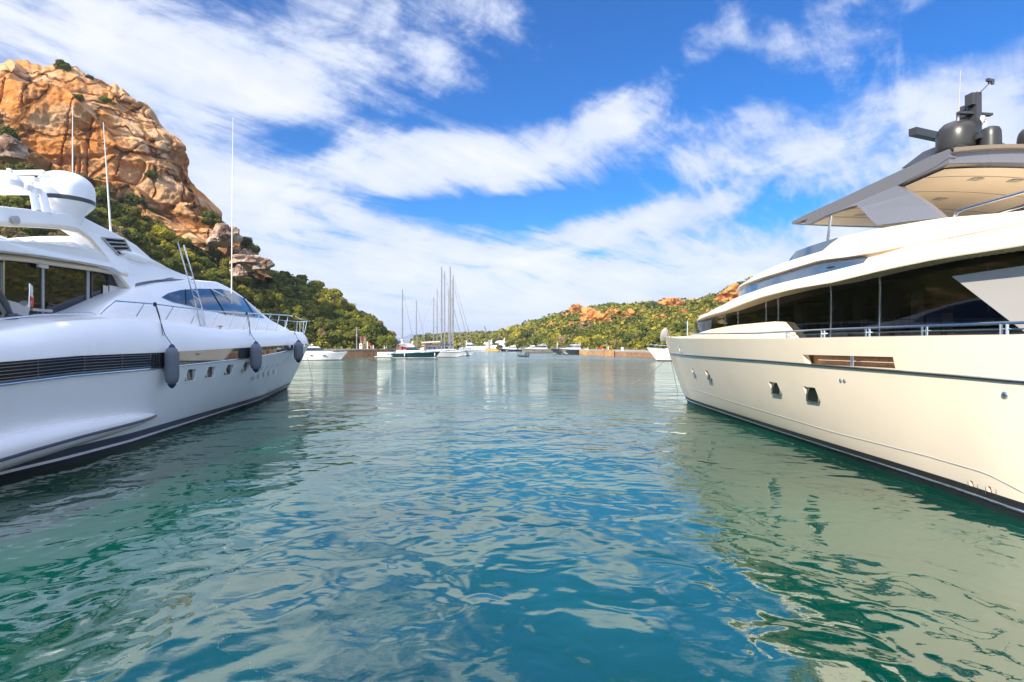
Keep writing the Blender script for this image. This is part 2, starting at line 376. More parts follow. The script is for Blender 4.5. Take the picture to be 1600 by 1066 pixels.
# ------------------------------------------------------------------ the granite cliff
def cliff():
    top = [(-800, 130), (-300, 95), (-60, 100), (0, 96), (14, 91), (45, 93), (70, 98), (100, 101), (150, 121), (200, 143), (235, 163), (250, 178), (262, 205), (278, 240), (292, 268), (306, 292), (318, 316), (329, 338), (345, 352), (372, 380), (392, 400), (412, 418), (424, 436)]
    base = [(-800, 330), (0, 300), (130, 320), (200, 350), (280, 375), (330, 395), (424, 440)]
    Yb = lambda px: float(np.interp(px, [-800, 0, 330, 424], [104, 112, 130, 134]))
    NU, NV = 430, 230; rows = []
    st, ct = math.sin(R(34)), math.cos(R(34))
    for j in range(NV + 1):
        w = j / NV * 1.3; row = []
        for i in range(NU + 1):
            px = -420 + 845 * i / NU
            pt = float(np.interp(px, [a for a, _ in top], [b for _, b in top])) + (5 * noise.noise(Vector((px * .045, 3, 0))) + 3 * noise.noise(Vector((px * .13, 7, 0)))); pb = float(np.interp(px, [a for a, _ in base], [b for _, b in base]))
            Y0 = Yb(px); H = (pb - pt) / FOC * Y0
            ww = min(w, 1)
            Y = Y0 + H * (.10 * ww + .42 * ww ** 4)
            py = pb + (pt - pb) * ww
            z = EYE + (HY - py) / FOC * Y
            if w > 1: Y += (w - 1) / .3 * 45; z -= ((w - 1) / .3) ** 1.5 * H * .9
            x = (px - 800) / FOC * (Y if w <= 1 else Y0 + H * .52 + (w - 1) * 60)
            p = Vector((x, Y, z))
            # displacement: leaning ledges with undercuts, joints and broad bulges
            q = (z * ct + x * st * .9 + Y * .15) / 8.5 + 1.1 * noise.noise(p * .035) + .35 * noise.noise(p * .12)
            fr = q - math.floor(q)
            ledge = (fr ** 1.6) if fr < .86 else (.86 ** 1.6) * (1 - (fr - .86) / .14)
            seed = math.floor(q)
            amp = .5 + 1.1 * abs(noise.noise(Vector((x * .05, z * .05, seed * 3.7))))
            q2 = (z * ct + x * st * .7) / 2.6 + 1.4 * noise.noise(p * .11 + Vector((9, 0, 0))); f2 = q2 - math.floor(q2)
            led2 = f2 ** 2 if f2 < .8 else .64 * (1 - (f2 - .8) / .2)
            dd, _ = noise.voronoi(Vector((x * .05, Y * .03, z * .07)) + noise.turbulence_vector(p * .06, 2, False) * .35, distance_metric='DISTANCE')
            crack = max(0, 1 - (dd[1] - dd[0]) / .07)
            vn = noise.noise(Vector((x * .16, Y * .1, z * .025))) + .35 * noise.noise(Vector((x * .5, Y * .2, z * .06))); vc = max(0, 1 - abs(vn) / .05)
            cell = math.sin(dd[0] * 9) * .6 + (1 - dd[0]) * 1.6
            dsp = 8.0 * ledge * amp + .8 * led2 * (.4 + abs(noise.noise(p * .05 + Vector((0, 4, 0)))) * 1.6) + 3.2 * noise.noise(p * .028) + .75 * cell - .9 * crack - 1.1 * vc + .8 * fbm(p * .2, 3) + .28 * fbm(p * .9, 3)
            edge = min(1, max(0, (w if w < .5 else 1.02 - w) / .10)) if w < 1.02 else 0
            k = .25 + .75 * min(1, edge)
            p += Vector((.45, -.85, .05)) * (dsp - 3.0) * k
            if w >= .85: p.z += (1.1 * fbm(Vector((x * .12, Y * .12, 3)), 3) + .8 * math.floor(2 * noise.noise(Vector((x * .09, 0, 1))) + .5) * .5) * min(1, (w - .85) / .15)
            ed = min(1, max(0, (px - 180) / 90)); p.x += ed * (2.6 * fbm(Vector((z * .11, 2, Y * .05)), 4) + 1.2 * math.floor(2.5 * noise.noise(Vector((z * .16, 8, 0))) + .5)) - ed * .6
            row.append(p)
        rows.append(row)
    mb = MB(); mb.grid(rows)
    o = mb.build('granite_cliff', M_ROCK, smooth=55)
    return tag(o, 'huge orange granite cliff rising above the shrubs on the left headland', 'cliff')
CLIFF = cliff()
def bvh_of(o):
    me = o.data; return BVHTree.FromPolygons([o.matrix_world @ v.co for v in me.vertices], [tuple(p.vertices) for p in me.polygons])
CB = bvh_of(CLIFF)

def boulder(name, loc, size, seed, mat, label, group, n=4, cat='rock outcrop', stretch=(1, 1, 1), rot=0):
    bm = bmesh.new(); bmesh.ops.create_icosphere(bm, subdivisions=n, radius=1)
    for v in bm.verts:
        p = v.co.copy(); off = Vector((seed * 5.1, seed * 2.3, 0))
        dd, _ = noise.voronoi(p * 1.1 + off)
        r = .62 + .45 * noise.noise(p * .9 + off) + .55 * (dd[1] - dd[0]) + (.30 * fbm(p * 2.4 + off, 4) + .10 * math.floor(3 * noise.noise(p * 1.7 + off) + .5)) * (.45 if name == 'boulder' else 1)
        v.co = Vector((p.x * stretch[0], p.y * stretch[1], max(-.4, p.z * stretch[2]))) * r
    me = bpy.data.meshes.new(name); bm.to_mesh(me); bm.free()
    me.polygons.foreach_set('use_smooth', [True] * len(me.polygons)); me.set_sharp_from_angle(angle=R(24)); me.materials.append(mat)
    o = bpy.data.objects.new(name, me); COL.objects.link(o); o.location = loc; o.scale = (size,) * 3; o.rotation_euler = (0, 0, rot)
    return tag(o, label, cat, group)

# ------------------------------------------------------------------ foliage
def leaf_mat(name, c, trans=.25):
    m = bpy.data.materials.new(name); m.use_nodes = True; t = NT(m.node_tree)
    b = m.node_tree.nodes['Principled BSDF']; b.inputs['Roughness'].default_value = .75; b.inputs['Specular IOR Level'].default_value = .2
    co = t.node('ShaderNodeTexCoord').outputs['Object']; oi = t.node('ShaderNodeObjectInfo').outputs['Random']
    f = t.noise(co, 1.6, 3, .6)
    f = t.m('ADD', f, t.m('MULTIPLY', t.m('SUBTRACT', oi, .5), .22))
    geo = t.node('ShaderNodeNewGeometry').outputs['Random Per Island']
    f = t.m('ADD', f, t.m('MULTIPLY', t.m('SUBTRACT', geo, .5), .35))
    c1 = t.ramp(f, [(.25, tuple(v * .5 for v in c)), (.5, c), (.8, tuple(min(1, v * 1.6) for v in c))])
    t.l.new(c1, b.inputs['Base Color'])
    tr = t.node('ShaderNodeBsdfTranslucent'); t.l.new(c1, tr.inputs[0])
    mx = t.node('ShaderNodeMixShader'); mx.inputs[0].default_value = trans
    o = m.node_tree.nodes['Material Output']
    t.l.new(b.outputs[0], mx.inputs[1]); t.l.new(tr.outputs[0], mx.inputs[2]); t.l.new(mx.outputs[0], o.inputs[0])
    return m
LEAF = {'dark': leaf_mat('dark_green_leaves', (.085, .105, .018)), 'olive': leaf_mat('olive_leaves', (.22, .21, .028)),
        'yellow': leaf_mat('yellow_green_leaves', (.38, .32, .03)), 'brown': leaf_mat('grey_brown_twigs', (.29, .22, .10)),
        'mid': leaf_mat('mid_green_leaves', (.15, .165, .024))}
M_BARK = new_mat('bark', (.10, .075, .05), .9, vary=.3)

def crown_mesh(rng, n_leaf, rad, flat=.75, leaf=.22, blobs=9):
    """leaf-sized faces spread over a heap of irregular clumps"""
    vs, fs = [], []
    cl = [(Vector((0, 0, 0)), .62)]
    for _ in range(blobs):
        a = rng.uniform(0, 6.283); e = rng.uniform(-.25, 1.1); r = rng.uniform(.35, .68)
        cl.append((Vector((math.cos(a) * math.cos(e), math.sin(a) * math.cos(e), math.sin(e))) * r, rng.uniform(.22, .42)))
    for _ in range(n_leaf):
        c, r = cl[rng.randrange(len(cl))] if rng.random() > .12 else cl[0]
        dr = Vector((rng.gauss(0, 1), rng.gauss(0, 1), rng.gauss(0, 1) + .25)).normalized()
        p = (c + dr * r * rng.uniform(.78, 1.07)) * rad; p.z *= flat
        nrm = (dr + Vector((rng.gauss(0, .55), rng.gauss(0, .55), rng.gauss(0, .55)))).normalized()
        u = nrm.orthogonal().normalized(); u = (Matrix.Rotation(rng.uniform(0, 6.28), 3, nrm) @ u); v = nrm.cross(u)
        s_ = leaf * rng.uniform(.6, 1.4); i = len(vs)
        vs += [p - u * s_ - v * s_ * .5, p + u * s_ - v * s_ * .45, p + u * s_ * .8 + v * s_ * .5 + nrm * s_ * .2, p - u * s_ * .7 + v * s_ * .55]
        fs.append((i, i + 1, i + 2, i + 3))
    return vs, fs

def make_tree(kind, seed, rad=2.2, n=1500, label='', group='', name='shrub', cat='shrub', leaf=.2):
    rng = random.Random(seed)
    root = empty(name, label=label, cat=cat, group=group)
    vs, fs = crown_mesh(rng, n, rad, rng.uniform(.68, .9), leaf)
    mb = MB(); mb.add([v + Vector((0, 0, rad * .62)) for v in vs], fs)
    mb.build('crown', LEAF[kind], root, smooth=0, fixn=False)
    tb = MB()
    for k in range(3):
        a = k * 2.1 + rng.random(); tip = Vector((math.cos(a) * rad * .4, math.sin(a) * rad * .4, rad * rng.uniform(.6, 1.0)))
        tb.tube([(0, 0, -.6), tip * .4 + Vector((0, 0, .1)), tip], [rad * .055, rad * .04, rad * .015], 5)
    tb.build('trunk', M_BARK, root)
    return root

KIND_LABEL = {'dark': 'dark green rounded evergreen shrub on the hillside', 'olive': 'olive green bushy shrub on the hillside',
              'yellow': 'bright yellow green shrub on the hillside', 'brown': 'grey brown half bare shrub on the hillside', 'mid': 'mid green leafy shrub on the hillside'}
def put(src, p, scale, used, **kw):
    o = src if src.name not in used else copy_tree(src)
    used.add(src.name); o.location = p; o.rotation_euler = (0, 0, random.uniform(0, 6.28)); o.scale = (scale, scale, scale * random.uniform(.85, 1.15))
    for k, v in kw.items(): o[k] = v
    return o
def make_set(where, group, seed, n, rad=2.2, leaf=.2, name='shrub', cat='shrub'):
    return {k: [make_tree(k, seed + i * 7 + j, rad, n, KIND_LABEL[k].replace('the hillside', where), group, name, cat, leaf) for i in range(2)]
            for j, k in enumerate(KIND_LABEL)}
GL = 'shrubs covering the left hillside'
used = set()
SL = make_set('left hillside', GL, 11, 3300, leaf=.118)
rng = random.Random(5); cnt = 0; spots = []
tries = 0
while cnt < 290 and tries < 30000:
    tries += 1
    t_ = rng.random() ** 1.0 * 1.03; px = rng.uniform(-30, 612)
    p = LH.p(px, t_)
    py = HY - (p.z - EYE) / p.y * FOC
    # only what the photograph can show
    lim = np.interp(px, [-30, 190, 230, 300, 420, 480, 560, 612], [400, 400, 425, 440, 500, 535, 545, 545])
    if py > lim: continue
    if px < 345 and t_ > .97: continue
    r = rng.uniform(.5, 1.1)
    if any((p - q).length < (r + q_r) * 1.25 for q, q_r in spots): continue
    spots.append((p, r)); cnt += 1
    kk = noise.noise(Vector((p.x * .05, p.y * .05, 3))) + rng.uniform(-.35, .35)
    k = 'yellow' if kk > .36 else 'olive' if kk > .0 else 'mid' if kk > -.20 else 'dark' if kk > -.42 else 'brown'
    src = SL[k][rng.randrange(2)]
    hh = EYE + (HY - 0) * 0
    zone = 'directly below the cliff' if px < 230 and t_ > .6 else 'above the arch of the white yacht' if px < 230 else 'on the skyline of the left hill' if t_ > .86 and px > 400 else 'beside the grey boulders' if px < 400 and t_ > .75 else 'high on the slope behind the tall whip antenna' if px < 420 else 'low on the slope behind the white yacht bow' if px < 500 and t_ < .5 else 'half way up the left hill' if px < 500 else 'just above the left quay' if t_ < .35 else 'on the slope above the brick hut'
    size = 'big' if r > 1.0 else 'small' if r < .72 else 'medium'
    look = {'dark': 'dark green evergreen', 'olive': 'olive green bushy', 'yellow': 'bright yellow green', 'brown': 'grey brown half bare', 'mid': 'mid green leafy'}[k]
    put(src, p, r * 1.12, used, label=f'{size} {look} shrub {zone}')
# trees at the tip of the headland and on the rocks
TS = make_set('x', 'trees on the headland', 71, 2400, rad=2.6, leaf=.15, name='tree', cat='tree')
def tree_at(k, px, py_base, Y, h, lab, seed=0):
    p = at(px, py_base, Y); o = copy_tree(TS[k][seed % 2]); o.location = p; s_ = h / 3.8; o.scale = (s_ * .95, s_ * .95, s_)
    o.rotation_euler = (0, 0, seed * 1.3); o['label'] = lab; return o
tree_at('mid', 603, 546, 131, 4.2, 'outermost tree at the water end of the left headland')
tree_at('dark', 590, 544, 133, 6.5, 'dark round tree beside the blue sign on the left headland', 1)
tree_at('olive', 522, 470, 152, 4.0, 'bushy tree standing up from the left ridge above the lamp post', 2)
tree_at('dark', 385, 392, 134, 3.6, 'dark tree on the grey rocks right of the cliff', 3)
tree_at('mid', 397, 400, 133, 3.0, 'small green tree clinging to the rock edge right of the cliff', 4)
tree_at('dark', 372, 384, 134, 2.2, 'low dark bush topping the pinkish rock beside the cliff', 5)
def cliff_bush(k, px, py, s_, lab, seed=0):
    dr = Vector(((px - 800) / FOC, 1, (HY - py) / FOC)).normalized(); hit = CB.ray_cast(Vector((0, 0, EYE)), dr)
    if hit[0] is None: return
    o = copy_tree(TS[k][seed % 2]); o.name = 'shrub'; o.location = hit[0] + Vector((0, .3, -s_ * .5)); o.scale = (s_ * .5, s_ * .4, s_ * .42); o.rotation_euler = (0, 0, seed)
    o['label'] = lab; o['category'] = 'shrub'; o['group'] = 'shrubs growing on the cliff'
cliff_bush('dark', 98, 107, 2.0, 'wind-bent dark bush on the cliff top left of centre', 1)
cliff_bush('dark', 139, 122, 1.1, 'tiny bush on the cliff top right of the wind-bent one', 2)
cliff_bush('dark', 253, 190, 2.4, 'dark bush hanging at the shoulder where the cliff steepens', 3)
cliff_bush('mid', 165, 160, 1.6, 'green bush in the upper cleft of the cliff', 4)
cliff_bush('mid', 120, 155, 1.5, 'small green bush under the cliff top ledge', 5)
cliff_bush('dark', 205, 320, 3.2, 'grey green bush on the pale slab low on the cliff', 6)
cliff_bush('dark', 310, 292, 1.8, 'dark bush on the right edge of the cliff', 7)
cliff_bush('dark', 238, 275, 1.9, 'dark bush in the hollow in the middle of the cliff', 8)
cliff_bush('dark', 6, 222, 3.2, 'dark bush at the left foot of the cliff', 9)
cliff_bush('dark', 328, 348, 3.0, 'dark bush between the cliff and the grey rock', 10)
for k, lst in TS.items():
    for o in lst:
        for ch in list(o.children): bpy.data.objects.remove(ch)
        bpy.data.objects.remove(o)
# pale boulders sitting among the shrubs
for i, (px, py, Y, s_, lab) in enumerate([(349, 372, 128, 3.6, 'big pinkish grey boulder below the right end of the cliff'), (386, 404, 131, 3.4, 'grey cracked rock under the dark tree beside the cliff'),
                                  (408, 416, 132, 2.4, 'small sunlit rock at the lower end of the rocky crest'), (375, 428, 118, 1.6, 'small pale rock poking out of the left hillside shrubs'),
                                  (12, 238, 104, 3.5, 'pale grey boulder at the far left foot of the cliff')]):
    boulder('boulder', at(px, py, Y), s_, i + 3, M_ROCKG, lab, 'boulders beside the cliff', cat='boulder', stretch=(1.2, .9, 1.0))

# orange outcrops on the right hill
RB = bvh_of(bpy.data.objects['right_hill'])
OUT = []
OC = [(904, 489, 5.5, 'jagged orange outcrop high on the left part of the right hill'), (885, 496, 3.6, 'orange rocks just left of the jagged high outcrop'), (922, 500, 6.6, 'widest orange outcrop in the middle of the right hill'),
      (940, 503, 4.2, 'pinkish rock at the right end of the widest outcrop'), (957, 495, 4.8, 'slanting orange outcrop right of the widest one'), (984, 495, 3.4, 'rounded orange rock between two shrubs, middle of the right hill'),
      (978, 501, 2.6, 'low pinkish rock below the rounded orange one'), (1051, 478, 6.2, 'tall blocky orange outcrop on the crest of the right hill'), (1041, 486, 3.2, 'orange rock at the left foot of the crest block'),
      (1014, 477, 3.0, 'leftmost orange rock on the crest, left of the tall block'), (1026, 479, 3.2, 'orange rock on the crest between its two neighbours'), (819, 512, 3.6, 'orange rock low on the left shoulder of the right hill'),
      (846, 503, 3.4, 'pale orange rock on the left shoulder of the right hill'), (878, 515, 2.8, 'orange rock strip in the scrub below the jagged outcrop'), (1069, 489, 2.4, 'small orange rock right of the crest block'),
      (1147, 464, 5.5, 'orange rock face beside the windows of the cream yacht'), (1100, 478, 2.2, 'small orange rock on the crest near the cream yacht'), (1132, 476, 3.0, 'low orange rock next to the bow windows of the cream yacht'),
      (846, 519, 2.4, 'small orange rock in the lower scrub of the left shoulder'), (832, 526, 2.0, 'lowest orange rock on the left shoulder of the right hill'), (861, 494, 2.4, 'small orange rock near the left skyline of the right hill'),
      (930, 486, 2.4, 'small orange rock just under the skyline above the widest outcrop'), (1086, 471, 3.0, 'brownish orange rock on the skyline right of the crest block'), (1052, 498, 2.0, 'small pale rock low in the scrub under the crest block'),
      (1005, 492, 2.6, 'orange rock in the scrub between the rounded rock and the crest block'), (1030, 497, 2.2, 'low orange rock below the crest rocks left of the small pale one'), (895, 508, 2.8, 'orange rock between the scrub strip and the widest outcrop'),
      (862, 508, 2.4, 'small orange rock right of the pale shoulder rock'), (1110, 492, 3.0, 'orange rock in the scrub left of the cream yacht windows'), (1080, 505, 2.2, 'small orange rock low on the slope above the white bow')]
for i, (px, py, s_, lab) in enumerate(OC):
    dr = Vector(((px - 800) / FOC, 1, (HY - py - 3) / FOC)).normalized(); hit = RB.ray_cast(Vector((0, 0, EYE)), dr)
    if hit[0] is None: hit = [RH.p(px, .97)]
    s_ *= 1.25
    OUT.append((boulder('rock_outcrop', hit[0] + Vector((0, -1.0, s_ * .12)), s_ * 1.12, i + 20, M_ROCKR, lab, 'orange outcrops on the right hill', n=5, stretch=(1.15, .8, .75), rot=i), s_))

KEEP = [(o.location.copy(), s_) for o, s_ in OUT]
# undergrowth and scrub: nobody could count it
def scrub(name, hill, px0, px1, n, size, leaf, per, mats, tmax=1.02, dens=None, seed=3, lim=None, keep=()):
    rg = random.Random(seed); vs = []; fs = []; mi = []
    for _ in range(n):
        px = rg.uniform(px0, px1); t_ = rg.random() * tmax; p = hill.p(px, t_)
        if lim and not lim(px, HY - (p.z - EYE) / p.y * FOC): continue
        if dens and rg.random() > dens(p): continue
        if any((p.x - q.x) ** 2 + 2.2 * (p.z + r_ * .3 - q.z) ** 2 + .25 * (p.y + r_ - q.y) ** 2 < (r_ * 1.25) ** 2 for q, r_ in keep): continue
        r = size * rg.uniform(.5, 1.35) * (p.y / 180); m_ = 0 if noise.noise(p * .04) + rg.uniform(-.4, .4) < -.05 else 1
        if rg.random() < .12: m_ = 2
        for _ in range(per):
            dr = Vector((rg.gauss(0, 1), rg.gauss(0, 1), rg.gauss(.4, .8))).normalized()
            q = p + Vector((dr.x * r, dr.y * r, abs(dr.z) * r * .95 + r * .1)); nr = (dr + Vector((rg.gauss(0, .45), rg.gauss(0, .45), rg.gauss(0, .45)))).normalized()
            u = nr.orthogonal().normalized(); v = nr.cross(u); s_ = leaf * r * rg.uniform(.7, 1.4); i = len(vs)
            vs += [q - u * s_, q - v * s_ * .8, q + u * s_, q + v * s_]; fs.append((i, i + 1, i + 2, i + 3)); mi.append(m_)
    me = bpy.data.meshes.new(name); me.from_pydata(vs, [], fs); me.polygons.foreach_set('material_index', mi)
    for k in mats: me.materials.append(LEAF[k])
    o = bpy.data.objects.new(name, me); COL.objects.link(o); return tag(o, kind='stuff')
o = scrub('undergrowth', LH, -60, 613, 2600, 1.6, .20, 34, ('dark', 'olive', 'mid'), seed=4); tag(o, 'dense low green undergrowth between the shrubs of the left hillside', 'undergrowth')
rocky = lambda p: .35 if noise.noise(Vector((p.x * .035, p.y * .02, p.z * .06))) > .12 and p.z > 12 else 1
o = scrub('scrubland', RH, 690, 1500, 5600, 1.75, .22, 30, ('mid', 'olive', 'yellow'), seed=9, dens=rocky, keep=KEEP); tag(o, 'green and yellow scrub covering the whole right hillside', 'scrub')
o = scrub('far_scrub', FH, 650, 860, 700, 1.5, .25, 30, ('dark', 'olive', 'mid'), seed=12); tag(o, 'dark green scrub on the low far shore behind the boats', 'scrub')

GR = 'shrubs and small trees above the right quay'
SR = make_set('right shore slope', GR, 41, 1100, rad=2.4, leaf=.24, name='tree', cat='tree')  # shrubs and small trees of the slope, all named tree
rng = random.Random(8); spots = []; cnt = tries = 0
while cnt < 120 and tries < 9000:
    tries += 1
    px = rng.uniform(775, 1180); t_ = rng.random() ** 1.5 * .65 + .02; p = RH.p(px, t_)
    r = rng.uniform(.7, 1.25) * p.y / 190
    if any((p.x - q.x) ** 2 + (p.z - q.z) ** 2 < (r_ * 1.3) ** 2 for q, r_ in KEEP): continue
    if any((p - q).length < (r + q_r) * 1.2 for q, q_r in spots): continue
    spots.append((p, r)); cnt += 1
    kk = noise.noise(Vector((p.x * .04, p.y * .04, 8))) + rng.uniform(-.35, .35)
    k = 'yellow' if kk > .35 else 'olive' if kk > .05 else 'mid' if kk > -.2 else 'dark' if kk > -.48 else 'brown'
    zone = 'behind the far ochre quay' if px < 815 else 'behind the grey and dark green motor yachts' if px < 915 else 'above the orange quay' if px < 960 else 'above the near right quay' if px < 1040 else 'beside the bow of the cream yacht'
    zone = ('low ' if t_ < .25 else 'half way up ' if t_ < .45 else 'high up ') + zone
    look = {'dark': 'dark green rounded', 'olive': 'olive green', 'yellow': 'yellow green', 'brown': 'grey brown bare', 'mid': 'mid green'}[k]
    put(SR[k][rng.randrange(2)], p, r * 1.15, used, label=f'{look} tree {zone}')
for dct in (SL, SR):
    for lst in dct.values():
        for o in lst:
            if o.name not in used:
                for ch in list(o.children): bpy.data.objects.remove(ch)
                bpy.data.objects.remove(o)


# ------------------------------------------------------------------ materials of the boats
def gel(name, col, rough=.22, wav=.0004, spec=.5):
    """gelcoat: glossy paint with a very slight unfairness and faint run-off streaks"""
    m = bpy.data.materials.new(name); m.use_nodes = True; t = NT(m.node_tree); b = m.node_tree.nodes['Principled BSDF']
    co = t.node('ShaderNodeTexCoord').outputs['Object']; x, y, z = t.sep(co)
    f = t.noise(t.comb(x, y, t.m('MULTIPLY', z, .6)), .9, 3, .55)
    c = t.ramp(f, [(.32, tuple(v * .965 for v in col)), (.62, col)]); t.l.new(c, b.inputs['Base Color'])
    t.l.new(t.ramp(f, [(.3, rough * 1.25), (.7, rough)]), b.inputs['Roughness']); b.inputs['Specular IOR Level'].default_value = spec
    bn = t.node('ShaderNodeBump'); bn.inputs['Distance'].default_value = 1; t.l.new(t.m('MULTIPLY', t.noise(co, .7, 1, .5), wav * 6), bn.inputs['Height'])
    t.l.new(bn.outputs[0], b.inputs['Normal'])
    return m
M_WHITE = gel('white_gelcoat', (.95, .93, .915)); M_CREAM = gel('cream_gelcoat', (.90, .765, .59), .12)
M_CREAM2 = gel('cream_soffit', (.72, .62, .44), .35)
M_GREY = gel('metallic_grey_paint', (.15, .153, .172), .25); M_GREYD = gel('dark_grey_paint', (.045, .047, .05), .3)
M_SILVER = gel('silver_grey_panel', (.40, .385, .37), .4); M_BEIGE = gel('beige_headlining', (.74, .64, .50), .6)
M_BROWN = gel('taupe_paint', (.24, .19, .14), .3)
def tinted(name, col, ior=1.6):
    m = bpy.data.materials.new(name); m.use_nodes = True; t = NT(m.node_tree); m.node_tree.nodes.clear(); o = t.node('ShaderNodeOutputMaterial')
    a = t.node('ShaderNodeBsdfTransparent'); a.inputs[0].default_value = (*col, 1); g = t.node('ShaderNodeBsdfGlossy'); g.inputs['Roughness'].default_value = .01
    f = t.node('ShaderNodeFresnel'); f.inputs['IOR'].default_value = ior; x = t.node('ShaderNodeMixShader'); t.l.new(f.outputs[0], x.inputs[0]); t.l.new(a.outputs[0], x.inputs[1]); t.l.new(g.outputs[0], x.inputs[2]); t.l.new(x.outputs[0], o.inputs[0]); return m
M_GLASS = new_mat('dark_tinted_glass', (.012, .012, .012), .02, spec=.9); M_SALOON = tinted('smoked_saloon_glass', (.17, .155, .13))
M_BGLASS = new_mat('blue_tinted_glass', (.05, .085, .14), .03, spec=1.0)
M_BAND = new_mat('dark_hull_glass', (.02, .022, .022), .03, spec=1.0)
M_STEEL = new_mat('polished_steel', (.72, .73, .75), .14, 1.0); M_BLACK = new_mat('black_antifouling', (.012, .013, .015), .45, vary=.3, vscale=2)
M_NAVY = new_mat('navy_rubbing_strake', (.035, .045, .07), .35); M_DARK = new_mat('black_void', (.006, .006, .006), .8)
M_FENDER = new_mat('grey_fender_sock', (.17, .185, .21), .95, vary=.12, vscale=30, bump=.004, bscale=120, spec=.2)
M_ROPE = new_mat('black_rope', (.02, .02, .025), .9); M_ROPEL = new_mat('pale_mooring_rope', (.42, .36, .26), .9, vary=.3, vscale=20)
M_WOOD = new_mat('varnished_teak', (.42, .20, .08), .35, vary=.25, vscale=12); M_RED = new_mat('red_plastic', (.6, .03, .02), .4)
M_CURT = new_mat('white_cushion', (.7, .68, .62), .8); M_NAVYC = new_mat('navy_canvas', (.02, .04, .12), .8)

class Yacht:
    def __init__(s, O, th, sg): s.O, s.th, s.sg = O, R(th), sg
    def root(s, name, **k): return empty(name, (s.O[0], s.O[1], 0), s.th, **k)
    def P(s, px, py, b, smin=-8, smax=40):
        """local point (x, y=-s, z) on the plan curve b(s) seen along a bearing: real positions from bearings"""
        f = b if callable(b) else (lambda q: b); k = (px - 800) / FOC
        c_, s_ = math.cos(s.th), math.sin(s.th)
        def XY(q): v = s.sg * f(q); return s.O[0] + s_ * q + c_ * v, s.O[1] - c_ * q + s_ * v
        def F(q): X, Y = XY(q); return X - k * Y
        q1 = smax; f1 = F(q1); best = None
        while q1 > smin:
            q0 = q1 - .05; f0 = F(q0)
            if f0 * f1 <= 0: best = q0 + .05 * (abs(f0) / (abs(f0) + abs(f1) + 1e-12)); break
            q1, f1 = q0, f0
        if best is None: best = min((abs(F(smin + .1 * i)), smin + .1 * i) for i in range(int((smax - smin) * 10)))[1]
        X, Y = XY(best); return Vector((s.sg * f(best), -best, EYE + (HY - py) / FOC * Y))
    def prof(s, pts, b, **k):
        """height as a function of s from a list of sightings"""
        q = sorted([(-p.y, p.z) for p in (s.P(x, y, b, **k) for x, y in pts)])
        a, z = [i[0] for i in q], [i[1] for i in q]
        return lambda v: float(np.interp(v, a, z))
    def water(s, px, py):
        w = on_water(px, py); c_, s_ = math.cos(s.th), math.sin(s.th); dx_, dy_ = w.x - s.O[0], w.y - s.O[1]
        return (s_ * dx_ - c_ * dy_, s.sg * (c_ * dx_ + s_ * dy_))      # (s, half breadth)
    def W(s, p):
        c_, s_ = math.cos(s.th), math.sin(s.th)
        return Vector((s.O[0] + c_ * p[0] - s_ * p[1], s.O[1] + s_ * p[0] + c_ * p[1], p[2]))
    def L(s, p):
        c_, s_ = math.cos(s.th), math.sin(s.th); dx_, dy_ = p[0] - s.O[0], p[1] - s.O[1]
        return Vector((c_ * dx_ + s_ * dy_, -s_ * dx_ + c_ * dy_, p[2]))
    def ray(s, bvh, px, py):
        """where the bearing meets a surface (local point, local normal)"""
        dr = Vector(((px - 800) / FOC, 1, (HY - py) / FOC)).normalized()
        h = bvh.ray_cast(s.L((0, 0, EYE)), s.L(dr + Vector((s.O[0], s.O[1], 0))))
        if h[0] is None: return None
        n = h[1]; d_ = s.L(dr + Vector((s.O[0], s.O[1], 0)))
        return h[0], (n if n.dot(d_) < 0 else -n)
    def drape(s, bvh, up, lo, n=24, m=4, off=.012, both=True):
        """a thin panel fitted on a curved surface between an upper and a lower edge; mirrored to the other side"""
        x0 = max(up[0][0], lo[0][0]); x1 = min(up[-1][0], lo[-1][0]); rows = []
        for j in range(m + 1):
            r = []
            for i in range(n + 1):
                px = x0 + (x1 - x0) * i / n
                a = np.interp(px, [q[0] for q in up], [q[1] for q in up]); b_ = np.interp(px, [q[0] for q in lo], [q[1] for q in lo])
                h = s.ray(bvh, px, float(a + (b_ - a) * j / m)); r.append(h[0] + h[1] * off if h else None)
            rows.append(r)
        for r in rows:
            for i, v in enumerate(r):
                if v is None:
                    near = [q for q in r if q is not None]
                    r[i] = near[0] if i < len(r) / 2 and near else near[-1] if near else Vector((0, 0, 0))
        mb = MB(); mb.grid(rows)
        if both: mb.grid([[Vector((-q.x, q.y, q.z)) for q in r] for r in rows], flip=True)
        return mb
def _plan(B, s0, Ln, pw=.55): return lambda q: B * max(0.0, 1 - (1 - min(1, max(0, (q - s0) / Ln))) ** 2.2) ** pw
def plan_fit(Y, B, Ln, px, pw=.55, s_lo=-4, s_hi=30):
    """blunt-nosed deckhouse outline whose outermost bearing is the sighted one -> (half breadth as function of s, s of its nose)"""
    qs = np.linspace(0, Ln, 160); c_, s_ = math.cos(Y.th), math.sin(Y.th); lo, hi = s_lo, s_hi
    for _ in range(40):
        s0 = (lo + hi) / 2; f = _plan(B, s0, Ln, pw); v = []
        for q in qs + s0:
            w = Y.W((Y.sg * f(q), -q, 0)); v.append(w.x / w.y * FOC * Y.sg)
        e = max(v) - (px - 800) * Y.sg          # grows as the nose moves forward
        if e > 0: lo = s0
        else: hi = s0
    return _plan(B, s0, Ln, pw), s0
Yacht.plan = plan_fit
def mirror(pts): return [Vector((-p[0], p[1], p[2])) for p in pts]
def local_bvh(o): return BVHTree.FromPolygons([v.co for v in o.data.vertices], [tuple(p.vertices) for p in o.data.polygons])
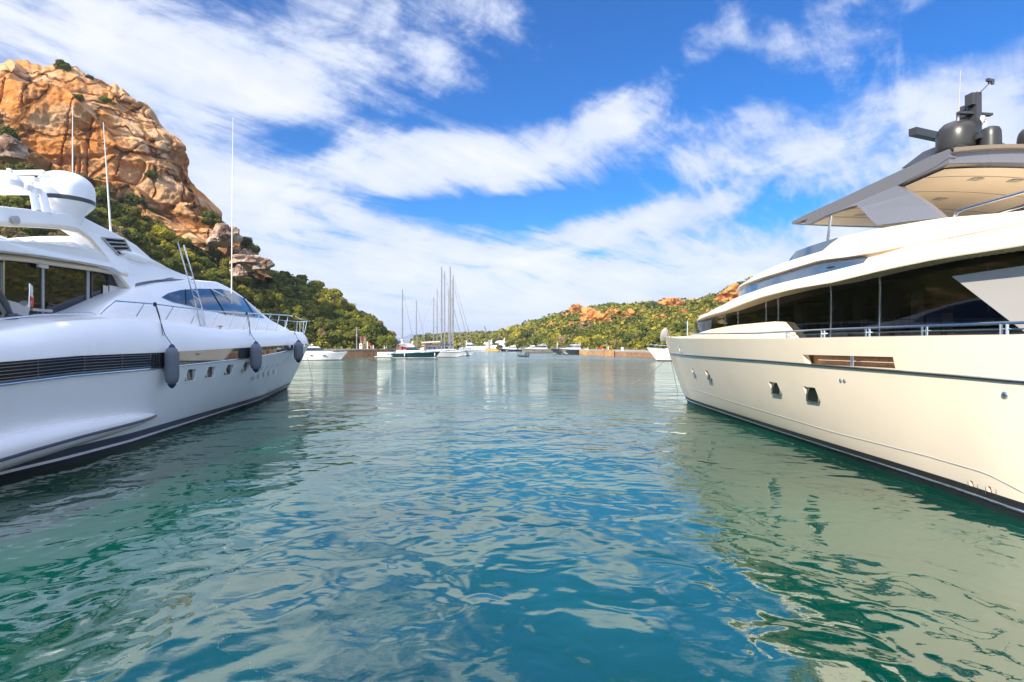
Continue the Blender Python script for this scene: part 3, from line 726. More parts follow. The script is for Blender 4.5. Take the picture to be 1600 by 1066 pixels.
def cut(o, boxes):
    """cut real openings; each box = (centre, half sizes, z rotation). The cutters are deleted again"""
    mb = MB()
    for c, h, r in boxes: mb.box(c, h, r)
    cu = mb.build('cutter', M_DARK, smooth=0); md = o.modifiers.new('cut', 'BOOLEAN'); md.object = cu; md.operation = 'DIFFERENCE'; md.solver = 'EXACT'
    cu.matrix_world = o.parent.matrix_basis if o.parent else Matrix()
    bpy.context.view_layer.update()
    cu.matrix_world = o.matrix_world
    bpy.context.view_layer.update()
    dg = bpy.context.evaluated_depsgraph_get(); me = bpy.data.meshes.new_from_object(o.evaluated_get(dg)); o.modifiers.clear()
    old = o.data; o.data = me; bpy.data.meshes.remove(old); cm = cu.data; bpy.data.objects.remove(cu); bpy.data.meshes.remove(cm)
    me.polygons.foreach_set('use_smooth', [True] * len(me.polygons)); me.set_sharp_from_angle(angle=R(30))

def hull(Y, name, mat, parent, stations, section, close_aft=True):
    """closed hull: section(s) -> list of (half breadth, z) from keel to deck centre"""
    rows = []
    for q in stations:
        sec = section(q); r = [Vector((Y.sg * v, -q, z)) for v, z in sec]; rows.append(r + mirror(r)[::-1])
    n = len(rows[0]); mb = MB(); vs = [p for r in rows for p in r]; m = len(rows)
    fs = [(i * n + j, i * n + (j + 1) % n, (i + 1) * n + (j + 1) % n, (i + 1) * n + j) for i in range(m - 1) for j in range(n)]
    fs += [tuple(range(n)), tuple((m - 1) * n + j for j in range(n))[::-1]]
    mb.add(vs, fs); return mb.build(name, mat, parent, smooth=30)
def line(Y, b, z, s0, s1, n=50, off=0): return [Vector((Y.sg * (b(q) + off), -q, z(q))) for q in np.linspace(s0, s1, n)]
def ray_strip(mb, A, B):
    mb.grid([A, B]); mb.grid([mirror(A), mirror(B)], flip=True)

# ================================================================== the cream yacht on the right
def cream_yacht():
    Y = Yacht((8.75, 28.3), 8, -1)
    root = Y.root('motor_yacht', label='large cream motor yacht with grey wing roof on the right', cat='yacht', group='large yachts moored in the foreground')
    wl = sorted(Y.water(x, y) for x, y in [(1085, 633), (1100, 638), (1150, 655), (1200, 672), (1300, 706), (1400, 740), (1500, 775), (1600, 813)])
    ws, wv = [0] + [a for a, _ in wl] + [24, 30], [0] + [max(.03, b) for _, b in wl] + [3.35, 3.35]
    bw = lambda q: float(np.interp(q, ws, wv)) if q > 0 else 0
    RK, TOPB = 2.73, 3.55
    bt = lambda q: TOPB * (1 - (1 - min(1, max(0, (q + RK) / 17))) ** 2.1)
    ztop = Y.prof([(1041, 526), (1060, 529), (1230, 529), (1300, 527.5), (1450, 525), (1600, 523)], bt)
    zstem = lambda q: 0 if q >= 0 else (-q / RK) ** 1.15 * (ztop(-RK) - .2)
    def side(q):
        """half breadth as a function of height"""
        z1 = ztop(q); z0 = zstem(q) if q < 0 else 0.0; b0 = bw(q); b1 = bt(q)
        fl = 1.0 + .5 * math.exp(-max(0, q) / 7)
        return lambda z: .002 + b0 + (b1 - b0) * (min(1, max(0, (z - z0) / max(.01, z1 - z0))) ** (1 / 1.25) if q > 0 else min(1, max(0, (z - z0) / max(.01, z1 - z0))) ** .8)
    def section(q):
        z1 = ztop(q); z0 = zstem(q) if q < 0 else 0.0; f = side(q); n = 16
        pts = [(0, z0 - .9 if q > .3 else z0 - .03), (bw(q) * .9 + .001, z0 - .35 if q > .3 else z0 - .015)]
        pts += [(f(z0 + (z1 - z0) * k / n), z0 + (z1 - z0) * k / n) for k in range(n + 1)]
        b1 = pts[-1][0]
        dk = min(.02, (z1 - z0) * .1) + 1.35 * min(1, max(0, (q - 1.5) / 3))
        pts += [(max(b1 * .85, b1 - .15), z1 + .012), (max(f(z1 - dk) * .8, f(z1 - dk) - .18), z1 - dk), (0, z1 - dk)]
        return pts
    st = [-RK + .001, -2.6, -2.3, -1.9, -1.4, -.9, -.4, -.05] + list(np.linspace(.05, 4, 14)) + list(np.linspace(4.4, 27, 46))
    h = hull(Y, 'hull', M_CREAM, root, st, section); hb = local_bvh(h)
    # openings cut into the side
    def pocket(px, py, w, hgt, depth=.16):
        hit = Y.ray(hb, px, py); p, n = hit; a = math.atan2(n.y, n.x) - math.pi / 2
        return p, n, (Vector(p) - Vector((n.x, n.y, 0)).normalized() * 0, (w / 2, depth, hgt / 2), a)
    ports = [(1063, 548, .34, .30), (1083.6, 582, .36, .30), (1107, 587, .42, .38), (1211, 607, .50, .36), (1268, 616.5, .52, .38)]
    cuts = []; panes = []
    for px, py, w, hg in ports:
        p, n, bx = pocket(px, py, w, hg); cuts.append(bx); panes.append((p, n, w, hg, bx[2]))
    wp = [Y.ray(hb, x, y)[0] for x, y in ((1257, 565), (1397, 567))]
    mid = (wp[0] + wp[1]) / 2; dv = wp[1] - wp[0]; ang = math.atan2(dv.y, dv.x); wl_ = Vector((dv.x, dv.y, 0)).length
    zo1 = Y.ray(hb, 1320, 556)[0].z; zo0 = Y.ray(hb, 1320, 572)[0].z
    cuts.append(((mid.x, mid.y, (zo0 + zo1) / 2), (wl_ / 2, .30, (zo1 - zo0) / 2), ang))
    outl = []
    for px, py in ((1518, 757), (1546, 766)):
        p, n, bx = pocket(px, py, .085, .13, .08); cuts.append(bx); outl.append((p, n, bx[2]))
    cut(h, cuts)
    for p, n, w, hg, a in panes:
        nn = Vector((n.x, n.y, 0)).normalized(); mb = MB(); mb.box(p - nn * .035, (w / 2 + .004, .008, hg / 2 + .004), a); f = mb.build('porthole', M_GLASS, root)
        fr = MB(); tx = Vector((math.cos(a), math.sin(a), 0)); c = p - nn * .026
        for sx, sz, hx, hz in ((0, 1, w / 2, .012), (0, -1, w / 2, .012), (1, 0, .012, hg / 2 - .024), (-1, 0, .012, hg / 2 - .024)):
            fr.box(c + tx * sx * (w / 2 - .012) + Vector((0, 0, sz * (hg / 2 - .012))), (hx, .014, hz), a)
        fr.build('frame', M_STEEL, f)
    nn = Vector((math.sin(ang), -math.cos(ang), 0)); nn = nn if nn.x < 0 else -nn
    mb = MB(); mb.box(Vector((mid.x, mid.y, (zo0 + zo1) / 2)) - nn * .27, (wl_ / 2 + .02, .01, (zo1 - zo0) / 2 + .02), ang)
    rec = mb.build('bulwark_recess', M_WOOD, root)
    fp = MB(); u = Vector((math.cos(ang), math.sin(ang), 0))
    for k in (-.03, .03): fp.tube([Vector((mid.x, mid.y, zo0)) + u * (.12 + k) - nn * .1, Vector((mid.x, mid.y, zo1)) + u * (.12 + k) - nn * .1], .018, 8)
    fp.tube([Vector((mid.x, mid.y, (zo0 + zo1) / 2)) - u * (wl_ / 2 - .3) - nn * .18, Vector((mid.x, mid.y, (zo0 + zo1) / 2)) + u * (wl_ / 2 - .02) - nn * .18], .02, 8)
    fp.build('fairlead_post', M_STEEL, rec)
    for p, n, a in outl:
        nv = Vector((n.x, n.y, 0)).normalized(); mb = MB(); mb.box(p - nv * .06, (.042, .004, .064), a); mb.build('outlet', M_RED, root)
        fr = MB(); tx = Vector((math.cos(a), math.sin(a), 0)); c = p + n * .006
        for sx, sz, hx, hz in ((-.04, .085, .115, .004), (-.155, 0, .004, .085), (.075, 0, .004, .085)):
            fr.box(c + tx * sx + Vector((0, 0, sz)), (hx, .004, hz), a)
        fr.build('outlet_frame', M_STEEL, root)
    # boot top with its steel strake
    zb = lambda q: .30 - .0 * q
    def bat(z): return lambda q: side(q)(z)
    fq = lambda f: (lambda q: f)
    mb = MB(); rows = [[Vector((Y.sg * (side(q)(z) + .006), -q, z)) for q in np.linspace(.03, 26.8, 90)] for z in (-.05, .1, .2, .29)]
    mb.grid(rows); mb.build('boot_top', M_BLACK, root)
    mb = MB(); r = line(Y, bat(.145), fq(.145), .03, 26.8, 90, .02); mb.tube(r, .022, 6); mb.build('waterline_strake', M_STEEL, root)
    # rubbing strake and knuckle
    bmid = lambda q: side(q)(zr(q)) if True else 0
    zr0 = Y.prof([(1050, 552), (1120, 558), (1200, 564), (1300, 572.5), (1400, 580), (1500, 588), (1600, 597)], lambda q: side(q)(2.3) if q > -1.6 else 0)
    zr = lambda q: zr0(max(q, -1.2))
    r = [Vector((Y.sg * (side(q)(zr(q)) + .02), -q, zr(q))) for q in np.linspace(-1.75, 26.8, 110)]
    mb = MB(); mb.tube(r, [.016] * 3 + [.027] * 107, 8); mb.build('rubbing_strake', M_NAVY, root)
    r2 = [p + Vector((Y.sg * .026, 0, .012)) for p in r]; mb = MB(); mb.tube(r2, .016, 6); mb.build('strake_trim', M_STEEL, root)
    kn = []
    for i in range(60):
        px = 1072 + (1600 - 1072) * i / 59; py = float(np.interp(px, [1072, 1161, 1245, 1300, 1446, 1532, 1550, 1600], [605, 633, 658, 675, 712, 737, 744, 770]))
        hq = Y.ray(hb, px, py)
        if hq: kn.append(hq[0] + hq[1] * .002)
    mb = MB(); mb.tube(kn, .009, 5); mb.build('spray_groove', M_SILVER, root)
    p, n = Y.ray(hb, 1571, 617); mb = MB()
    Mr = n.to_track_quat('Z', 'Y').to_matrix(); mb.lathe([(.05, -.02), (.055, .02), (.045, .03), (.02, .034), (.005, .034)], p, 18, Mr); mb.build('round_vent', M_STEEL, root)
    for px, py in ((1314, 594), (1320, 594.5)):
        p, n = Y.ray(hb, px, py); mb = MB(); mb.lathe([(.035, -.01), (.04, .02), (.03, .03), (.005, .03)], p, 14, n.to_track_quat('Z', 'Y').to_matrix()); mb.build('round_vent', M_STEEL, root)
    # cap rail with posts
    bi = lambda q: max(0, bt(q) - .09)
    zc = lambda q: ztop(q)
    zrail = Y.prof([(1075, 522), (1180, 521), (1300, 514.5), (1450, 509), (1600, 504)], bi)
    s_r = -Y.P(1080, 520, bi).y
    mb = MB(); r = line(Y, bi, zrail, max(-2.0, s_r), 26, 90); mb.tube(r, .026, 8); mb.build('cap_rail', M_STEEL, root)
    mb = MB(); mb.tube([p - Vector((0, 0, .10)) for p in line(Y, bi, zrail, -Y.P(1232, 520, bi).y, 26, 60)], .012, 6); mb.build('lower_rail', M_STEEL, root)
    for px in (1046, 1060, 1100, 1125, 1153, 1190, 1230.5, 1286, 1356, 1445, 1569, 1700, 1860):
        q = -Y.P(px, 520, bi).y if px < 1700 else {1700: 20.3, 1860: 21.6}[px]; mb = MB()
        for s_ in (1,):
            for dq in ((-.05, .05) if px > 1220 else (0,)):
                mb.tube([(Y.sg * s_ * bi(q + dq), -(q + dq), zc(q) - .02), (Y.sg * s_ * bi(q + dq), -(q + dq), zrail(q + dq))], .022 if px > 1220 else .017, 8)
        mb.build('rail_post', M_STEEL, root)
    # anchor fairing and bow pole
    zt = ztop(-RK); mb = MB()
    prof_ = [(.0, -.3), (.13, -.28), (.2, -.1), (.22, .12), (.18, .34), (.1, .47), (.02, .52)]
    Mx = Matrix.Rotation(R(28), 3, 'X') @ Matrix.Diagonal((1, .42, 1)).to_3x3()
    mb.lathe(prof_, (-.12, RK - .05, zt + .03), 20, Mx); mb.build('bow_roller_fairing', M_SILVER, root)
    pp = Y.P(1074, 522, 0.4); mb = MB(); mb.tube([(pp.x, pp.y, zt - .1), (pp.x, pp.y, zt + .75)], [.03, .02], 8); mb.build('bow_staff', M_STEEL, root)

    # ---------------- superstructure plan curves
    (bh, h0), (bo, o0), (bc, c0_), (bg, g0_) = Y.plan(2.55, 9, 1085), Y.plan(3.22, 9.5, 1089), Y.plan(2.75, 8.5, 1158), Y.plan(2.85, 8.5, 1147)
    zlip = Y.prof([(1090, 502), (1132, 487), (1189, 465), (1240, 452), (1300, 442), (1382, 422), (1465, 405), (1600, 384)], bo)
    zin = Y.prof([(1100, 500), (1133, 491), (1189, 480), (1217, 474), (1296, 460), (1382, 445), (1486, 429.5), (1600, 414)], bh)
    bo2 = lambda q: max(0, bo(q) - .10)
    zband = Y.prof([(1104, 490), (1133, 475), (1149, 466), (1200, 448), (1217, 443), (1282, 428), (1354, 410), (1450, 389), (1600, 360)], bo2)
    bb = lambda q: max(0, bg(q) - .12)
    zbt = Y.prof([(1149, 465), (1163.5, 444.5), (1217, 426), (1282, 406.5), (1320, 402), (1340, 399), (1408, 386), (1600, 348)], bb)
    zct = Y.prof([(1163, 442), (1189, 426), (1221, 412), (1289, 391), (1305, 373), (1364, 359), (1469, 341), (1600, 330)], bc)
    zin_ = lambda q: max(zlip(q) + .03, zin(q)); SE = 24.0
    S_ = lambda s0: [s0 + (SE - s0) * (k / 70) ** 1.9 for k in range(71)]
    def row(b, z, s0): return [Vector((Y.sg * b(q), -q, z(q))) for q in S_(s0)]
    # main-deck glazing
    g0, g1 = row(bh, fq(2.25), h0), row(bh, lambda q: zin_(q) + .03, h0)
    mb = MB(); ray_strip(mb, g0, g1); mb.build('saloon_glazing', M_SALOON, root)
    def mull(px, w=.016):
        q = -Y.P(px, 480, bh).y; mb = MB()
        for s_ in (1,): mb.box((Y.sg * s_ * (bh(q) + .004), -q, (2.3 + zin_(q)) / 2), (.012, w, (zin_(q) - 2.3) / 2))
        mb.build('window_mullion', M_STEEL, root)
    for px in (1133, 1153, 1197, 1216, 1298.5, 1375): mull(px)
    # white coaming in front of the windows
    bcm = lambda q: bh(q) + .22
    zcm = Y.prof([(1088, 522), (1110, 515), (1150, 508), (1217, 502), (1229, 516), (1240, 530)], bcm)
    sA, sB = h0 + .1, -Y.P(1240, 525, bcm).y
    mb = MB(); qs = np.linspace(sA, sB, 50)
    a = [Vector((Y.sg * bcm(q), -q, 2.2)) for q in qs]; b_ = [Vector((Y.sg * bcm(q), -q, max(2.25, zcm(q)))) for q in qs]; c_ = [Vector((Y.sg * (bh(q) + .02), -q, max(2.25, zcm(q)) + .004)) for q in qs]
    mb.grid([a, b_, c_]); mb.grid([mirror(a), mirror(b_), mirror(c_)], flip=True); mb.build('side_coaming', M_CREAM, root)
    # soffit and superstructure side with the recessed wheelhouse band
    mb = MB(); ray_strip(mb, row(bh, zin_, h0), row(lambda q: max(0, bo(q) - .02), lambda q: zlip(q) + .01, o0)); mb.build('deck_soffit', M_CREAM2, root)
    sE0, sE1 = -Y.P(1345, 405, bb).y, -Y.P(1410, 397, bb).y
    sF = -Y.P(1150, 462, bb).y
    fade = lambda q: 1 - min(1, max(0, (q - sE0) / (sE1 - sE0))) ** 2
    mix_ = lambda q: zband(q) + .0
    pz = lambda f: (lambda q: max(0, f(q)))
    bx = lambda q: max(bb(q), 0)
    rows = [row(bo, zlip, o0), row(lambda q: bo(q) + .012 * min(1, bo(q)), lambda q: zlip(q) + .03, o0), row(pz(lambda q: bo(q) - .05), lambda q: (zlip(q) + zband(q)) / 2, o0), row(bo2, zband, o0 + .05),
            row(pz(lambda q: min(bo2(q) - .16 * fade(q) - .02, max(bx(q) + .05, bo2(q) - 2.2))), lambda q: zband(q) + .015, g0_),
            row(pz(lambda q: bb(q) - .14 * fade(q)), lambda q: max(zband(q) + .02, zbt(q) - .012), g0_),
            row(pz(lambda q: bb(q) + .02 * min(1, bb(q))), lambda q: max(zband(q) + .03, zbt(q)), g0_), row(lambda q: min(max(bb(q), bc(q)), bc(q) + .10 * min(1, bc(q))), lambda q: max(zband(q) + .035, zbt(q) * .45 + zct(q) * .55), c0_),
            row(bc, lambda q: max(zband(q) + .04, zct(q)), c0_), row(pz(lambda q: bc(q) - .12), lambda q: max(zband(q) + .04, zct(q)) + .012, c0_),
            row(pz(lambda q: bc(q) - .16), lambda q: max(zband(q), zct(q)) - .25 * min(1, max(0, (q - 9) / 2)), c0_), row(fq(0), lambda q: max(zband(q), zct(q)) - .25 * min(1, max(0, (q - 9) / 2)) + .05, c0_)]
    mb = MB(); mb.grid(rows); mb.grid([mirror(r) for r in rows], flip=True)
    sup = mb.build('superstructure', M_CREAM, root, smooth=28)
    mb = MB(); qs = g0_ + (sE0 + .25 - g0_) * np.linspace(0, 1, 70) ** 1.8; k2 = len(qs)
    a = [Vector((Y.sg * max(0, min(bo2(q) - .11, bb(q) + .06)), -q, zband(q) + .02)) for q in qs]
    b_ = [Vector((Y.sg * max(0, bb(q) - .10), -q, max(zband(q) + .02, zbt(q) - .012 - .10 * max(0, 1 - (k2 - 1 - i) / 2) ** 2))) for i, q in enumerate(qs)]
    ray_strip(mb, a, b_); mb.build('wheelhouse_window', M_BGLASS, sup)
    p = Y.P(1298, 418, lambda q: bo2(q) - .09); mb = MB(); mb.box((p.x, p.y, p.z), (.03, .10, .02)); mb.build('window_latch', M_DARK, sup)
    # panel joints
    sb = local_bvh(sup)
    for pl in ([(1439, 350), (1417, 398)], [(1497, 342), (1476, 388), (1464, 406)], [(1410, 394), (1440, 383), (1497, 370), (1600, 351)]):
        pts = []
        for k in range(len(pl) - 1):
            for j in range(8):
                x_ = pl[k][0] + (pl[k + 1][0] - pl[k][0]) * j / 7; y_ = pl[k][1] + (pl[k + 1][1] - pl[k][1]) * j / 7
                hq = Y.ray(sb, x_, y_)
                if hq: pts.append(hq[0] + hq[1] * .002)
        if len(pts) > 2: mb = MB(); mb.tube(pts, .006, 4); mb.build('panel_joint', M_SILVER, sup)
    # soffit slats aft
    mb = MB()
    for k in range(44):
        q = 15.2 + k * .15; f0, f1 = .25, .8
        A = Vector((Y.sg * (bh(q) + (bo(q) - bh(q)) * f0), -q, zin_(q) + (zlip(q) - zin_(q)) * f0 - .012)); B = Vector((Y.sg * (bh(q) + (bo(q) - bh(q)) * f1), -q, zin_(q) + (zlip(q) - zin_(q)) * f1 - .012))
        mb.tube([A, B], .022, 4)
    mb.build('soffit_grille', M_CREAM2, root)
    # silver raking side panel
    bs = 2.72
    pts = [Y.P(1487, 432, bs), Y.P(1600, 415, bs), Vector((Y.sg * bs, -22, zin_(22) + .02)), Vector((Y.sg * bs, -22, 2.3)), Y.P(1622, 534, bs), Y.P(1580.5, 504, bs)]
    for s_ in (1, -1):
        mb = MB(); mb.poly([Vector((p.x * s_, p.y, p.z)) for p in pts], (-Y.sg * s_ * .12, 0, 0)); mb.build('raking_side_panel', M_SILVER, root, smooth=0)
    # things seen through the saloon windows: red blinds and pale chairs stand just behind the panes, so they are parts inside
    # flybridge windscreen
    qa, qb = -Y.P(1221, 412, bc).y, -Y.P(1305, 373, bc).y
    zws = Y.prof([(1221, 411), (1236, 394), (1305, 371), (1330, 362)], lambda q: bc(q) - .1)
    bws = lambda q: max(.0, bc(q) - .06)
    bws, w0 = Y.plan(2.66, 6, 1214)
    zws = Y.prof([(1222, 411), (1236, 394), (1305, 371), (1330, 362)], bws); zwt = zws(w0 + .9)
    qb = -Y.P(1305, 373, bws).y
    qs = [w0 + (qb - w0) * (k / 50) ** 2 for k in range(51)]
    a = [Vector((Y.sg * bws(q), -q, zct(q) - .04)) for q in qs]
    b_ = [Vector((Y.sg * max(0, bws(q) - .08 * min(1, bws(q))), -q - .45 * (1 - k / 50), max(zct(q) + .01, zws(q)))) for k, q in enumerate(qs)]
    mb = MB(); ray_strip(mb, a, b_); mb.build('flybridge_windscreen', M_BGLASS, root)
    q0 = 9.6
    # hardtop
    bt2, t0_ = Y.plan(2.2, 3.2, 1256, .5)
    zt_side = Y.prof([(1256.5, 349), (1266, 336), (1348, 294), (1397, 271), (1453, 244.5), (1482, 232)], bt2)
    sTip = -Y.P(1258, 350, bt2).y; sAft = -Y.P(1482, 233, bt2).y
    pa = [(1256.5, 349), (1266, 336), (1305, 315), (1348, 294), (1397, 271), (1453, 244.5), (1482, 233), (1484, 247), (1459, 262), (1400, 291), (1377, 297)]
    side_pts = [(1256.5, 349, 2.2), (1266, 336, 2.2), (1305, 315, 2.2), (1348, 294, 2.2), (1397, 271, 2.2), (1453, 244.5, 2.2), (1482, 233, 2.2), (1484, 246, 2.2), (1459, 262, 2.2), (1430, 276, 2.2), (1402, 290, 2.2),
                (1424, 303, 2.3), (1450, 320, 2.45), (1473, 340, 2.62), (1420, 346, 2.62), (1371, 352, 2.62), (1362, 345, 2.55), (1348, 330, 2.4), (1343, 324, 2.33), (1338, 321, 2.3), (1325, 324, 2.25), (1290, 337, 2.2), (1266, 349, 2.2), (1260, 351, 2.2)]
    plate = [Y.P(*q) for q in side_pts]
    for s_ in (1, -1):
        mb = MB(); mb.poly([Vector((p.x * s_, p.y, p.z)) for p in plate], (-Y.sg * s_ * .14, 0, .0)); mb.build('hardtop_side', M_GREY, root, smooth=0)
    ztopc = lambda q: zt_side(q) - .012
    qs = np.linspace(sTip - .05, sAft, 40); cr = [0, .35, .7, 1.0]
    def slab(z0, bfac, crown, qs_=qs): return [[Vector((Y.sg * 2.19 * f, -(q - (.55 * (1 - min(1, (q - qs_[0]) / 3))) * (1 - f * f)), z0(q) + crown * (1 - f * f))) for f in np.linspace(-1, 1, 25)] for q in qs_]
    top = slab(ztopc, 1, .16); bot = slab(lambda q: zt_side(q) - .09 - .22 * min(1, max(0, (q - sTip) / 2.2)), 1, .10)
    mb = MB(); loops = [a_ + b2[::-1] + [a_[0]] for a_, b2 in zip(top, bot)]; mb.grid(loops); nl = len(loops[0]) - 1; mb.f += [tuple(range(nl)), tuple((len(loops) - 1) * (nl + 1) + j for j in range(nl))]; mb.build('hardtop_roof', M_GREY, root, smooth=20)
    # headlining with joints, lamps
    zl = lambda q: zt_side(q) - .10 - .22 * min(1, max(0, (q - sTip) / 2.2))
    li = [[Vector((Y.sg * 2.03 * f, -(q - (.5 * (1 - min(1, (q - qs[0]) / 3))) * (1 - f * f)), zl(q) + .10 * (1 - f * f) - .01)) for f in np.linspace(-1, 1, 21)] for q in np.linspace(sTip + .12, sAft - .25, 30)]
    mb = MB(); mb.grid(li); lin = mb.build('headlining', M_BEIGE, root)
    mb = MB()
    for k in (6, 13, 20, 26): mb.tube([p - Vector((0, 0, .004)) for p in li[k]], .007, 4)
    mb.build('lining_joint', M_BROWN, lin)
    for (k, f) in ((25, .3), (25, -.2), (8, .5), (17, .1)):
        c = li[k][int((f * .5 + .5) * 20)]; mb = MB(); mb.box((c.x, c.y, c.z - .012), (.13, .10, .006)); mb.build('ceiling_lamp', M_SILVER, lin)
    # aft fascia
    za = zt_side(sAft); mb = MB()
    f0 = [Vector((2.19 * f, -sAft - .02, za + .17 * (1 - f * f) + .0)) for f in np.linspace(-1, 1, 21)]
    a1 = [p + Vector((0, -.10, -.03)) for p in f0]; a2 = [p + Vector((0, -.08, -.10)) for p in f0]; a3 = [p + Vector((0, .06, -.12)) for p in f0]; a4 = [p + Vector((0, .10, -.27)) for p in f0]; a5 = [p + Vector((0, .02, -.30)) for p in f0]; a6 = [p + Vector((0, .14, -.36)) for p in f0]
    mb.grid([f0, a1, a2, a3, a4, a5, a6]); mb.build('aft_fascia', M_BROWN, root, smooth=30)
    # struts and flybridge handrail
    for s_ in (1, -1):
        A = Y.P(1291, 378, 1.95); B = Y.P(1299, 332, 2.0); mb = MB(); mb.tube([(A.x * s_, A.y, A.z - .25), (B.x * s_, B.y, B.z)], .035, 10); mb.build('hardtop_strut', M_STEEL, root)
    pts = [Y.P(x, y, 2.6) for x, y in ((1491, 340), (1494, 334), (1499, 330), (1510, 325.5), (1550, 314), (1600, 300))]; pts.append(pts[-1] + (pts[-1] - pts[-2]) * 3)
    mb = MB(); mb.tube(pts, .028, 8)
    p2 = [Y.P(x, y, 2.6) for x, y in ((1560, 334), (1600, 322))]; p2.append(p2[-1] + (p2[-1] - p2[-2]) * 3); mb.tube(p2, .016, 6)
    mb.build('flybridge_handrail', M_STEEL, root)
    # windscreen-side block so the flybridge is not empty
    mb = MB(); mb.box((0, -13.2, zct(13) + .05), (1.5, .5, .42), taper=.9); mb.build('helm_console', M_SILVER, root)
    # mast group on the hardtop
    zr_ = lambda q: ztopc(q) + .14
    def cyl(px, pyt, pyb, bq, r, shape, name, mat, parent=None, s=None):
        p = Y.P(px, pyt, bq); base = Y.P(px, pyb, bq).z; mb = MB(); H = p.z - base
        mb.lathe([(r * a_, base + H * b2) for a_, b2 in shape], (p.x, p.y, 0), 28); return mb.build(name, mat, parent or root), p, base
    DOME = [(.45, -.55), (.5, -.12), (.93, -.10), (1, 0), (1, .45), (.96, .62), (.86, .78), (.68, .91), (.42, .98), (.15, 1.0), (.01, 1.0)]
    M_DOME = gel('bronze_grey_dome', (.035, .034, .03), .3)
    cyl(1497, 190.5, 232, .75, .42, DOME, 'satellite_dome', M_DOME)
    cyl(1548, 198.5, 231, .55, .19, [(.5, -.4), (.5, -.1), (1, -.08), (1, .5), (.97, .75), (.8, .92), (.4, 1), (.02, 1)], 'small_dome', M_DOME)
    cyl(1612, 199, 231, -.35, .25, DOME, 'small_dome', M_DOME)
    m0 = Y.P(1523, 232, .6); m1 = Y.P(1523, 147, .6); mb = MB()
    mb.box((m0.x, m0.y, (m0.z + m1.z) / 2 - .3), (.07, .11, (m1.z - m0.z) / 2 + .3), taper=.95); mb.box((m0.x - .09, m0.y, m1.z - .14), (.07, .09, .13))
    c = Y.P(1523, 178, .6); mb.box((c.x, c.y, c.z), (.42, .05, .025)); c = Y.P(1510, 181, .6); mb.box((c.x, c.y, c.z), (.14, .12, .06)); c = Y.P(1508, 171, .6); mb.box((c.x - .02, c.y, c.z), (.10, .08, .05), .3)
    c = Y.P(1540, 214, .6); mb.box((c.x, c.y, c.z), (.2, .05, .05)); c = Y.P(1545, 231, .6); mb.box((c.x, c.y, c.z - .08), (.32, .10, .05), 0)
    mast = mb.build('mast', M_GREYD, root, smooth=20)
    c0, c1 = Y.P(1530, 146, .6), Y.P(1545, 131, .6); mb = MB(); mb.tube([c0, c1], .013, 6); mb.build('wind_sensor_arm', M_STEEL, mast)
    mb = MB(); c = Y.P(1547, 126, .6); mb.box((c.x, c.y, c.z), (.10, .03, .03), .2); mb.lathe([(.03, -.08), (.035, -.03), (.01, -.02)], (c.x + .06, c.y, c.z)); mb.lathe([(.025, -.07), (.025, -.02), (.01, -.02)], (c.x - .02, c.y, c.z)); mb.build('wind_sensor', M_GREYD, mast)
    c = Y.P(1515.5, 160, .6); mb = MB(); mb.lathe([(.035, -.05), (.035, .05), (.02, .06)], (c.x, c.y - .05, c.z), 12); mb.build('navigation_light', M_RED, mast)
    a_, b2 = Y.P(1435, 213, .7), Y.P(1470, 210, .7); dv2 = (b2 - a_); mb = MB(); mb.box((a_ + b2) / 2, (.62, .09, .085), math.atan2(dv2.y, dv2.x) if False else .25)
    c = Y.P(1474, 222, .7); mb.lathe([(.16, -.35), (.17, .0), (.12, .08), (.06, .18)], (c.x + .15, c.y, c.z), 16); mb.build('radar_scanner', M_DOME, root)
    a_ = Y.P(1452, 244, .9); mb = MB(); mb.box((a_.x + .55, a_.y - .2, a_.z + .04), (.75, .8, .16), taper=.6); mb.build('mast_base_fairing', M_GREYD, root)
    a_, b2 = Y.P(1497, 195, .95), Y.P(1501, 110, .95); mb = MB(); mb.tube([a_ - Vector((0, 0, .5)), a_, (a_ + b2) / 2, b2], [.03, .024, .016, .008], 8); mb.build('whip_antenna', M_SILVER, root)
    # two signal flags
    for px, py, w, hh, col, nm in ((1513, 186, .12, .20, (.85, .85, .85), 'white'), (1535, 188, .12, .22, (.8, .8, .82), 'cross')):
        c = Y.P(px, py, .58); mb = MB(); mb.grid([[Vector((c.x - w / 2 + w * i / 6, c.y - .03 + .03 * math.sin(i * 1.3 + j), c.z + hh / 2 - hh * j / 5 - .05 * i / 6)) for i in range(7)] for j in range(6)])
        fl = mb.build('flag', M_CURT, root)
        if nm == 'cross':
            mb = MB(); mb.grid([[Vector((c.x - w / 2 + w * i / 6, c.y - .034 + .03 * math.sin(i * 1.3 + j), c.z + .01 + .05 * (.5 - j) - .05 * i / 6)) for i in range(7)] for j in (0, 1)]); mb.build('red_cross_bar', M_RED, fl)
    # saloon interior seen through the glass
    mb = MB(); mb.box((.2, -15, 2.24), (2.1, 9.5, .02)); mb.build('saloon_floor', M_WOOD, root, smooth=0)
    mb = MB(); mb.box((.2, -15, 4.02), (2.0, 9.0, .02)); mb.build('saloon_ceiling', M_BEIGE, root, smooth=0)
    mb = MB(); mb.box((1.2, -15, 3.1), (.05, 8.5, .86)); mb.build('saloon_bulkhead', M_BROWN, root, smooth=0)
    for px, w in ((1310, .25), (1342, .14), (1387, .28), (1433, .1), (1250, .2)):
        p = Y.P(px, 480, 2.1); mb = MB(); mb.box((p.x, p.y, 3.12), (.06, w, .86)); mb.build('interior_column', M_CURT, root, smooth=0)
    for px, py in ((1353.5, 477), (1466, 479.5), (1262, 473)):
        p = Y.P(px, py, 1.7); mb = MB(); mb.box((p.x, p.y, p.z), (.16, .22, .025)); mb.build('lamp_shade', M_RED, root, smooth=0)
